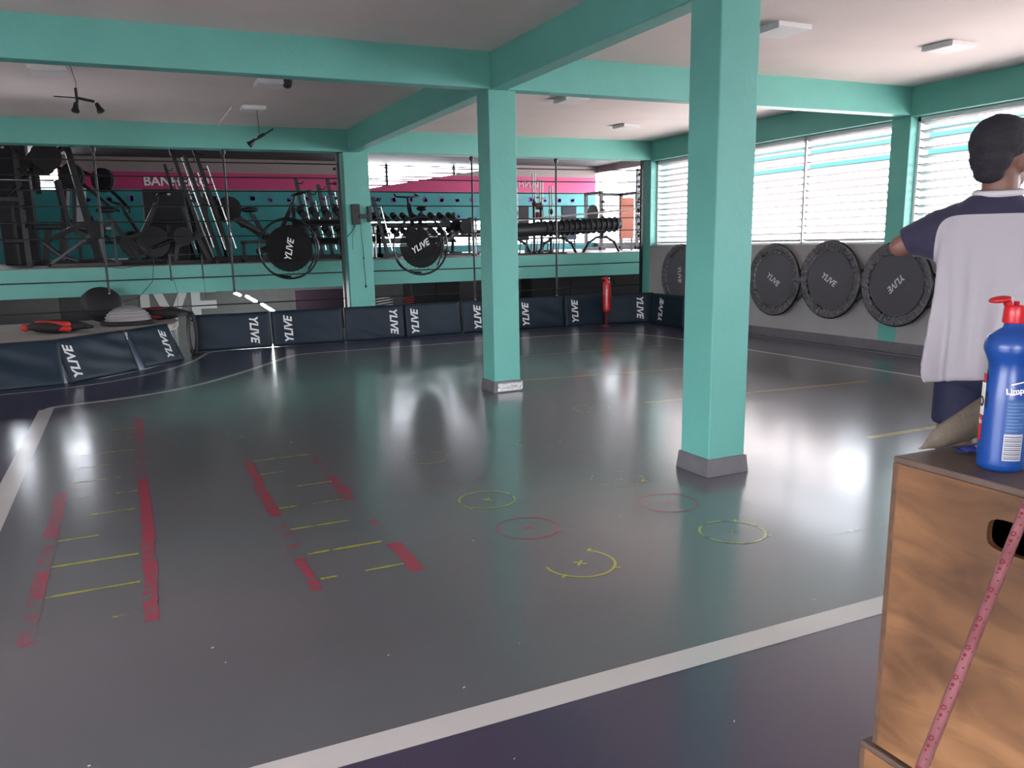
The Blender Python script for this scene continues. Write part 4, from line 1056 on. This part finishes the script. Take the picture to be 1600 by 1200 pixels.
def plyo(label, x, y, z0, z1, wx, wy, hole=True):
    """left face towards -x; origin at far left bottom corner"""
    t = thing('plyometric_box', label, 'wooden box', (x, y, z0)); h = z1 - z0; th = .012
    # side panel with hand hole (face -x)
    bm = MB(); 
    if hole:
        hy0, hy1, hz0, hz1 = -.262, -.172, h - .103, h - .053
        # ring of quads round a rounded slot
        n = 24; cy, cz = (hy0 + hy1) / 2, (hz0 + hz1) / 2
        inner = []
        for k in range(n):
            a = 2 * PI * k / n; ca, sa = math.cos(a), math.sin(a)
            inner.append((cy + math.copysign(abs(ca) ** .55, ca) * (hy1 - hy0) / 2, cz + math.copysign(abs(sa) ** .55, sa) * (hz1 - hz0) / 2))
        def outer(a):
            ca, sa = math.cos(a), math.sin(a); ts = []
            if ca > 1e-6: ts.append((0 - cy) / ca)
            if ca < -1e-6: ts.append((-wy - cy) / ca)
            if sa > 1e-6: ts.append((h - th - cz) / sa)
            if sa < -1e-6: ts.append((0 - cz) / sa)
            t_ = min(ts); return (cy + ca * t_, cz + sa * t_)
        angs = [2 * PI * k / n for k in range(n)]
        corners = [(0, h - th), (-wy, h - th), (-wy, 0), (0, 0)]
        for i in range(n):
            a0 = angs[i]; a1 = angs[(i + 1) % n] or 2 * PI
            o0, o1 = outer(a0), outer(a1); i0, i1 = inner[i], inner[(i + 1) % n]
            mid = [c for c in corners if 0 < ((math.atan2(c[1] - cz, c[0] - cy) - a0) % (2 * PI)) < ((a1 - a0) % (2 * PI))]
            for xx, rev in ((0, False), (th, True)):
                pts = [(xx, *i0), (xx, *o0)] + [(xx, *c) for c in mid] + [(xx, *o1), (xx, *i1)]
                idx = tuple(range(len(pts))); bm.add(pts, [idx if rev else idx[::-1]])
            bm.add([(0, *i0), (0, *i1), (th, *i1), (th, *i0)], [(0, 1, 2, 3)])
            op = [o0] + mid + [o1]
            for p, q in zip(op[:-1], op[1:]): bm.add([(0, *p), (th, *p), (th, *q), (0, *q)], [(0, 1, 2, 3)])
        bm.build('side_panel', WOOD, t)
    else:
        bm.box(0, th, -wy, 0, 0, h - th); bm.build('side_panel', WOOD, t)
    b2 = MB(); b2.box(wx - th, wx, -wy, 0, 0, h - th); b2.build('side_panel', WOOD, t)
    b3 = MB(); b3.box(th, wx - th, -th, -.0005, 0, h - th); b3.build('end_panel', WOOD, t)
    b4 = MB(); b4.box(th, wx - th, -wy + .0005, -wy + th, 0, h - th); b4.build('end_panel', WOOD, t)
    b5 = MB(); b5.box(-.001, wx, -wy, .001, h - th, h); bevel(b5.build('top_panel', WOODT, t), .003)
    b6 = MB(); b6.box(-.0012, .012, -.0095, .0012, 0, h - th * .9); bevel(b6.build('corner_edge', WOODE, t), .002)
    return t
plyo('worn plywood box on top of the stack, carrying the blue bottle', -1.832, -5.785, .449, .985, .55, .50)
plyo('lower plywood box underneath the upper one', -1.842, -5.768, 0.002, .447, .62, .62, hole=False)

# blue cleaner bottle
BX, BY = -1.752, -5.915
t = thing('cleaner_bottle', 'blue plastic cleaner bottle with an open red flip cap on the wooden box', 'bottle', (BX, BY, .985))
BLUE = mat('blue_plastic', (.008, .055, .25), .3, spec=.6)
prof = [(.0001, .001), (.028, 0), (.0335, .004), (.0345, .012), (.0345, .10), (.0335, .125), (.031, .145), (.0292, .158), (.0300, .168), (.0340, .178), (.0375, .186), (.0385, .193), (.0375, .201), (.033, .210), (.022, .218), (.0155, .223), (.0140, .231)]
mb = MB(); mb.lathe(prof, 40); mb.build('body', BLUE, t)
CAPR = mat('red_cap_plastic', (.50, .012, .018), .3)
mb = MB(); mb.lathe([(.0165, .2295), (.0172, .231), (.0165, .2535), (.0155, .256), (.004, .256), (.004, .262), (.0001, .2625)], 28); mb.build('cap', CAPR, t)
lid = MB(); lid.ell((-.024, .010, .2655), (.0165, .0155, .0052), (0, .15, 2.7)); lid.cbox((-.0125, .0055, .259), (.008, .010, .006), (0, .4, 2.7)); lid.build('flip_lid', CAPR, t)
def wrap(name, a0, a1, z0, z1, M, r=.0348, n=10, slant=0):
    b = MB(); vs = []
    for i in range(n + 1):
        a = a0 + (a1 - a0) * i / n
        s_ = slant * i / n
        vs.append((r * math.cos(a), r * math.sin(a), z0 + s_)); vs.append((r * math.cos(a), r * math.sin(a), z1 + s_))
    b.add(vs, [(2 * i, 2 * i + 2, 2 * i + 3, 2 * i + 1) for i in range(n)], True)
    return b
# direction from bottle to camera
AC = math.atan2(CAM.y - BY, CAM.x - BX)
def wrapped_text(name, txt, size, ang, z, M, tilt=0, r=.0353, wide=1.0, bold=0.0):
    me = text_mesh(txt, size, 0.0, 0.0, bold, wide=wide).copy()
    for v in me.vertices:
        x, y = v.co.x, v.co.y
        x2 = x * math.cos(tilt) - y * math.sin(tilt); y2 = x * math.sin(tilt) + y * math.cos(tilt)
        a = ang + x2 / r
        v.co = (r * math.cos(a), r * math.sin(a), z + y2)
    o = text_obj(name, me, M, t); return o
LW = mat('label_white', (.72, .70, .66), .5); LR = mat('label_red', (.52, .012, .02), .4); LB = mat('label_slate', (.03, .09, .25), .5); LK = mat('label_black', (.02, .02, .03), .5)
f1 = wrap('l', AC - 1.75, AC - 1.00, .086, .137, LW); f1.build('front_label', LW, t)
f2 = wrap('l', AC - 1.75, AC - 1.06, .045, .085, LR); f2.build('front_label', LR, t)['label'] = 'red lower part of the front label'
f3 = wrap('l', AC - 1.75, AC - 1.06, .138, .150, LR, r=.0335); f3.build('front_label', LR, t)['label'] = 'red top of the front label'
b1 = wrap('l', AC + .02, AC + .80, .020, .062, LW); b1.build('barcode_label', mat('barcode_grey', (.42, .43, .45), .5), t)
bars = MB()
for k in range(11):
    w_ = wrap('l', AC + .06, AC + .76, .0225 + k * .0034, .0225 + k * .0034 + (.0012 if k % 2 else .002), LK, r=.0351); bars.add(w_.v, w_.f)
bars.build('barcode_bars', mat('barcode_dark', (.12, .13, .16), .5), t)
b2 = wrap('l', AC + .02, AC + .80, .063, .115, LB); b2.build('text_panel', LB, t)
tl = MB()
for k in range(9):
    w_ = wrap('l', AC + .06, AC + (.74 if k % 3 else .55), .067 + k * .0052, .0685 + k * .0052, LW, r=.0351); tl.add(w_.v, w_.f)
tl.build('small_print', mat('small_print_blue', (.10, .20, .40), .5), t)
wrapped_text('lettering', 'ol', .034, AC - 1.17, .111, LK, bold=.0006)
wrapped_text('lettering', 'ão', .012, AC - 1.22, .076, LW, bold=.0003)
wrapped_text('lettering', 'Limpol', .0125, AC + .42, .1285, LW, tilt=.12, wide=1.0, bold=.0004)
w_ = MB()
for z_, a_ in ((.1375, .0), (.1215, .0)):
    q = wrap('l', AC + .10, AC + .74, z_, z_ + .0022, LW, r=.0352, slant=.006); w_.add(q.v, q.f)
w_.build('label_stripes', LW, t)

# khaki flap / bag behind the bottle
t = thing('canvas_bag', 'khaki canvas bag slumped on the wooden box behind the bottle', 'bag', (-1.70, -5.80, .985))
def sp(px, py, off=0.0):
    # point on a vertical plane just behind the bottle, following the far box edge
    y = -5.802 + off
    d = ray(px, py); k = (y - CAM.y) / d.y; return CAM + d * k
KH = mat('khaki_canvas', (.20, .165, .12), .85, noise=.12, nscale=20, bump=.3, bscale=80)
top = [(1438, 702), (1450, 688), (1462, 673), (1478, 661), (1495, 651), (1512, 640), (1530, 628), (1550, 615), (1575, 603), (1600, 596), (1640, 592), (1690, 600)]
bot = [(1438, 702), (1452, 701), (1466, 700), (1481, 698), (1495, 694), (1510, 689), (1525, 684), (1548, 680), (1575, 672), (1600, 668), (1640, 662), (1690, 660)]
base = Vector((-1.70, -5.80, .985)); vs = []; n = len(top)
for side in (0, 1):
    for i in range(n):
        th_ = side * (.004 + .014 * math.sin(PI * min(1, i / (n - 1))) ** 1)
        for (px, py), q in ((top[i], 0), (((top[i][0] + bot[i][0]) / 2, (top[i][1] + bot[i][1]) / 2), 1), (bot[i], 2)):
            p = sp(px, py, 0.002 + .008 * i / n - (.008 if q == 1 else 0) * (i > 1)) - base
            p = p + Vector((0, th_ * (1 if q else .5), 0)); p.z = max(p.z, .001); vs.append(p)
fs = []; o_ = n * 3
for i in range(n - 1):
    for q in range(2):
        a = i * 3 + q; fs.append((a, a + 1, a + 4, a + 3)); fs.append((a + o_, a + 3 + o_, a + 4 + o_, a + 1 + o_))
    fs.append((i * 3, i * 3 + 3, i * 3 + 3 + o_, i * 3 + o_)); fs.append((i * 3 + 2, i * 3 + 2 + o_, i * 3 + 5 + o_, i * 3 + 5))
fs.append(((n - 1) * 3, (n - 1) * 3 + 1, (n - 1) * 3 + 1 + o_, (n - 1) * 3 + o_)); fs.append(((n - 1) * 3 + 1, (n - 1) * 3 + 2, (n - 1) * 3 + 2 + o_, (n - 1) * 3 + 1 + o_))
mb = MB(); mb.add(vs, fs, True); mb.build('flap', KH, t)
mb = MB(); mb.box(.165, .37, -.05, .0, .0, .075); bevel(mb.build('lower_body', mat('black_canvas', (.02, .02, .024), .8), t), .012, 3)
# small blue sachet
t = thing('sachet', 'small blue packet with pink print tucked under the canvas bag', 'packet', (-1.690, -5.842, .986), -.45)
mb = MB(); mb.ell((0, 0, .006), (.040, .020, .006), nu=24, nv=8); mb.cbox((-.038, 0, .005), (.014, .030, .002), (0, .1, 0)); mb.build('wrapper', mat('blue_foil', (.02, .035, .20), .35, bump=.4, bscale=60), t)
mb = MB(); mb.cbox((.000, -.012, .0115), (.036, .010, .002), (.5, 0, 0)); mb.build('print_patch', mat('pink_print', (.42, .16, .38), .5), t)

# pink floral stick leaning against the box
def floral():
    M = bpy.data.materials.new('pink_floral_wrap'); M.use_nodes = True; nt = M.node_tree; L = nt.links; b = nt.nodes['Principled BSDF']
    b.inputs['Base Color'].default_value = (.46, .20, .22, 1); b.inputs['Roughness'].default_value = .35; b.inputs['Coat Weight'].default_value = .3
    n = nt.nodes.new('ShaderNodeTexNoise'); n.inputs['Scale'].default_value = 14; tc = nt.nodes.new('ShaderNodeTexCoord'); L.new(tc.outputs['Object'], n.inputs['Vector'])
    r = nt.nodes.new('ShaderNodeValToRGB'); r.color_ramp.elements[0].position = .4; r.color_ramp.elements[0].color = (.20, .068, .075, 1); r.color_ramp.elements[1].position = .6; r.color_ramp.elements[1].color = (.27, .105, .115, 1)
    L.new(n.outputs['Fac'], r.inputs['Fac']); L.new(r.outputs['Color'], b.inputs['Base Color'])
    return M
d1 = ray(1603, 795); P1_ = CAM + d1 * ((-1.858 - CAM.x) / d1.x)
d2 = ray(1440, 1200); P2_ = CAM + d2 * (P1_ - CAM).dot(CF) * .93
# extend down to the floor
dirn = (P2_ - P1_).normalized(); kf = (0.012 - P1_.z) / dirn.z; PF = P1_ + dirn * kf
t = thing('broom_handle', 'pink flower patterned broom handle leaning against the plywood boxes', 'stick', PF)
Lh = (P1_ - PF).length
qm = (P1_ - PF).to_track_quat('Z', 'Y'); t.rotation_euler = qm.to_euler()
RS = .0076
mb = MB(); mb.cap((0, 0, RS), (0, 0, Lh + .01), RS, RS); mb.build('shaft', floral(), t)
# flower prints in a row facing the camera
mid = (P1_ + PF) / 2; toc = qm.inverted() @ (CAM - (PF + (P1_ - PF) * .8)); ac = math.atan2(toc.y, toc.x)
fl = MB()
def dot(z, a, r, ring=False):
    n = 10; vs = []; R_ = RS * 1.012
    def P_(u, v): aa = a + u / RS; return (R_ * math.cos(aa), R_ * math.sin(aa), z + v)
    if not ring:
        vs = [P_(0, 0)] + [P_(r * math.cos(2 * PI * k / n), r * math.sin(2 * PI * k / n)) for k in range(n)]
        fl.add(vs, [(0, 1 + k, 1 + (k + 1) % n) for k in range(n)])
    else:
        for q in range(6):
            cu_, cv_ = r * .72 * math.cos(q * PI / 3), r * .72 * math.sin(q * PI / 3)
            vs = [P_(cu_, cv_)] + [P_(cu_ + r * .34 * math.cos(2 * PI * k / 8), cv_ + r * .34 * math.sin(2 * PI * k / 8)) for k in range(8)]
            fl.add(vs, [(0, 1 + k, 1 + (k + 1) % 8) for k in range(8)])
z = Lh
k = 0
while z > .05:
    for da in (-.35, 1.55, 3.6):
        zz = z - (.02 if da > 1 else 0)
        dot(zz, ac + da, .0040, True); dot(zz - .011, ac + da + .0, .0024); dot(zz - .0175, ac + da - .1, .0015); dot(zz - .028, ac + da + .5, .0014); dot(zz - .003, ac + da + .9, .0012)
    z -= .0435
fl.build('flower_print', mat('crimson_print', (.16, .008, .018), .5), t)

# ================================================================== THE PERSON
PX, PY = -.44, -4.95
Fv = Vector((.82, .57, 0)).normalized(); yaw = math.atan2(Fv.y, Fv.x) - PI / 2
per = thing('person', 'person seen from behind in a white and navy raglan shirt and navy shorts, elbows out', 'person', (PX, PY, 0), yaw)
SKIN = mat('tan_skin', (.22, .105, .078), .5, noise=.08, nscale=20, bump=.03)
def remesh(o, vox, it=6):
    r = o.modifiers.new('remesh', 'REMESH'); r.mode = 'VOXEL'; r.voxel_size = vox; r.use_smooth_shade = True
    s_ = o.modifiers.new('smooth', 'SMOOTH'); s_.iterations = it; s_.factor = .5
    return o
HX = .012  # head centre x
yawh = -.55
def hp(x, y, z):
    """head-local (x right, y forward, z up) turned to the right"""
    c, s_ = math.cos(yawh), math.sin(yawh)
    return (HX + x * c - y * s_, .01 + x * s_ + y * c, 1.585 + z)
b = MB()
HR = (0, 0, yawh)
b.ell(hp(0, -.012, .022), (.072, .090, .092), HR, 28, 18)      # cranium
b.ell(hp(0, .025, -.045), (.055, .062, .070), HR)              # face
b.ell(hp(0, .048, -.090), (.032, .034, .026), HR)              # chin
b.ell(hp(0, .092, -.030), (.011, .016, .018), HR); b.ell(hp(0, .086, -.008), (.008, .010, .022), HR)    # nose
b.ell(hp(0, .076, .012), (.045, .014, .010), HR)               # brow
b.ell(hp(0, .079, -.062), (.022, .010, .006), HR); b.ell(hp(0, .077, -.071), (.019, .010, .007), HR)
for sx in (-1, 1):
    b.ell(hp(.072 * sx, -.002, -.020), (.007, .018, .030), (0, .15 * sx, yawh))
    b.ell(hp(.070 * sx, .004, -.045), (.006, .009, .010), HR)
    b.ell(hp(.040 * sx, .055, -.030), (.018, .018, .018), HR)
b.cap((HX, .006, 1.38), (HX, .0, 1.55), .055, .052)               # neck
b.cap((0, .01, 1.05), (0, .01, 1.34), .085, .072); b.ell((0, .012, 1.28), (.135, .068, .13)); b.ell((0, .005, .96), (.12, .085, .10))
b.cap((-.12, 0, 1.385), (.13, 0, 1.385), .045, .045)
# arms: elbows out, hands together in front
SHL, ELL, WRL = (-.135, .0, 1.375), (-.262, .02, 1.312), (-.09, .235, 1.315)
SHR, ELR, WRR = (.150, .0, 1.375), (.275, .03, 1.312), (.10, .25, 1.29)
for sh, el, wr in ((SHL, ELL, WRL), (SHR, ELR, WRR)):
    b.cap(sh, el, .046, .036); b.cap(el, wr, .037, .023)
def hand(b, wr, d, up, side):
    wr = Vector(wr); d = Vector(d).normalized(); up = Vector(up).normalized(); s_ = d.cross(up).normalized()
    pc = wr + d * .045
    M = Matrix((s_, d, up)).transposed().to_4x4(); e = M.to_euler()
    b.ell(pc, (.040, .048, .016), tuple(e))
    for i, (o1, l) in enumerate(((-.029, .060), (-.010, .072), (.010, .068), (.028, .053))):
        p0 = wr + d * .082 + s_ * o1 * side; p1 = p0 + d * l * .45 - up * .006; p2 = p1 + d * l * .32 - up * .018; p3 = p2 + d * l * .16 - up * .018
        b.cap(p0, p1, .0088, .0082, 8); b.cap(p1, p2, .0082, .0076, 8); b.cap(p2, p3, .0076, .0068, 8)
    q0 = wr + d * .03 - s_ * .032 * side; q1 = q0 - s_ * .024 * side + d * .028 - up * .008; q2 = q1 + d * .026 - up * .006
    b.cap(q0, q1, .0115, .0095, 8); b.cap(q1, q2, .0095, .0080, 8)
hand(b, WRL, (.75, .45, -.15), (0, .2, 1), -1)
hand(b, WRR, (-.75, .5, -.10), (0, .2, 1), 1)
# legs
for sx in (-1, 1):
    hx = .072 * sx + .02
    b.cap((hx, 0, .86), (hx * 1.1, .01, .47), .062, .050); b.cap((hx * 1.1, .01, .46), (hx * 1.1, -.012, .30), .052, .050); b.cap((hx * 1.1, -.012, .30), (hx * 1.15, -.015, .09), .048, .034)
    b.ell((hx * 1.15, .06, .045), (.042, .115, .035))
body = b.build('body', SKIN, per); remesh(body, .0065, 4)
# hair
h = MB(); h.ell(hp(0, -.026, .044), (.083, .094, .084), HR, 28, 18); h.ell(hp(0, -.062, -.005), (.066, .048, .062), HR); h.ell(hp(0, .03, .088), (.064, .066, .030), HR); h.ell(hp(0, -.066, -.050), (.050, .030, .035), HR)
hair = h.build('hair', mat('black_hair', (.016, .014, .020), .75, bump=.35, bscale=120), per); remesh(hair, .006, 5)
tx = bpy.data.textures.new('hair_clumps', 'CLOUDS'); tx.noise_scale = .02
dpm = hair.modifiers.new('clumps', 'DISPLACE'); dpm.texture = tx; dpm.strength = .004; dpm.mid_level = .5
# shirt: lofted torso and sleeves merged by remesh
def shirt_mat():
    M = bpy.data.materials.new('white_and_navy_jersey'); M.use_nodes = True; nt = M.node_tree; L = nt.links; bs = nt.nodes['Principled BSDF']
    tc = nt.nodes.new('ShaderNodeTexCoord'); sx = nt.nodes.new('ShaderNodeSeparateXYZ'); L.new(tc.outputs['Object'], sx.inputs[0])
    def math_(op, a, b_=None):
        n = nt.nodes.new('ShaderNodeMath'); n.operation = op
        for i, v in enumerate((a, b_)):
            if v is None: continue
            if hasattr(v, 'is_linked') or isinstance(v, bpy.types.NodeSocket): L.new(v, n.inputs[i])
            else: n.inputs[i].default_value = v
        return n.outputs[0]
    # rounded rectangle |x|<.150, z<1.405: (|x|/.15)^5 + (max(z-1.2,0)/.205)^5 < 1
    ax = math_('DIVIDE', math_('ABSOLUTE', math_('ADD', sx.outputs['X'], .002)), .156); px_ = math_('POWER', ax, 7.0)
    zz = math_('DIVIDE', math_('MAXIMUM', math_('SUBTRACT', sx.outputs['Z'], 1.25), 0.0), .158); pz = math_('POWER', zz, 4.0)
    low = math_('LESS_THAN', sx.outputs['Z'], 1.20)
    ins = math_('LESS_THAN', math_('ADD', px_, pz), 1.0)
    white = math_('MAXIMUM', low, ins)
    mx = nt.nodes.new('ShaderNodeMix'); mx.data_type = 'RGBA'; mx.inputs['A'].default_value = (.022, .019, .050, 1); mx.inputs['B'].default_value = (.42, .40, .425, 1)
    L.new(white, mx.inputs['Factor']); L.new(mx.outputs['Result'], bs.inputs['Base Color']); bs.inputs['Roughness'].default_value = .8
    bs.inputs['Sheen Weight'].default_value = .2
    return M
s = MB(); secs = []
prof = [(.875, .158, .118), (.90, .166, .125), (.98, .158, .118), (1.06, .152, .110), (1.15, .148, .105), (1.24, .150, .103), (1.32, .152, .100), (1.375, .148, .088), (1.415, .130, .080), (1.445, .098, .072), (1.468, .070, .064)]
n = 56; vs = []
for zi, rx, ry in prof:
    for k in range(n):
        a = 2 * PI * k / n
        fold = (.017 * math.sin(a * 7 + .6 + 2 * (1.4 - zi)) + .012 * math.sin(a * 13 + 4 * zi)) * min(1, max(0, (1.40 - zi) / .4))
        ex = abs(math.cos(a)) ** .8; ey = abs(math.sin(a)) ** .8
        vs.append((math.copysign(ex, math.cos(a)) * (rx + fold) + .0, math.copysign(ey, math.sin(a)) * (ry + fold), zi + (.012 * math.sin(a * 3) if zi < .89 else 0)))
fs = [tuple(range(n))[::-1], tuple(range((len(prof) - 1) * n, len(prof) * n))]
for i in range(len(prof) - 1):
    for k in range(n):
        l = (k + 1) % n; fs.append((i * n + k, i * n + l, (i + 1) * n + l, (i + 1) * n + k))
s.add(vs, fs)
s.cap((-.07, 0, 1.405), SHL, .052, .058); s.cap((.07, 0, 1.405), SHR, .052, .058)
def sleeve(sh, el, f=.86):
    a = Vector(sh); b_ = Vector(el); e = a + (b_ - a) * f
    s.tube([a, a + (e - a) * .35, a + (e - a) * .7, e], [.062, .058, .056, .054], 18)
sleeve(SHL, ELL); sleeve(SHR, ELR)
for sh in (SHL, SHR): s.cap((sh[0] * .85, 0, 1.30), (sh[0] * 1.35, .0, 1.315), .05, .045)
shirt = s.build('shirt', shirt_mat(), per); remesh(shirt, .0065, 5)
c = MB(); c.torus((HX * .8, -.001, 1.474), .064, .011, (.10, 0, 0), 32, 8); o = c.build('collar', mat('white_rib_collar', (.62, .6, .6), .8), per); o['label'] = 'white round collar'
# shorts
s = MB(); s.lathe([(.135, .70), (.145, .80), (.150, .93), (.14, .95)], 32, Matrix.Diagonal((1, .82, 1, 1)))
sh_ = MB()
for sx in (-1, 1):
    sh_.tube([(.066 * sx + .02, 0, .92), (.066 * sx + .02, 0, .82), (.068 * sx + .02, .0, .72)], [.082, .082, .080], 24)
sh_.ell((0, 0, .90), (.148, .105, .08))
shorts = sh_.build('shorts', mat('navy_shorts', (.012, .014, .045), .75, bump=.2, bscale=25), per); remesh(shorts, .008, 4)
sh2 = MB()
for sx in (-1, 1):
    sx_ = (.072 * sx + .02) * 1.15; sh2.ell((sx_, .055, .045), (.050, .135, .045)); sh2.ell((sx_, -.02, .07), (.045, .055, .05))
o = sh2.build('shoes', mat('dark_trainers', (.05, .05, .06), .5), per); remesh(o, .009, 3)
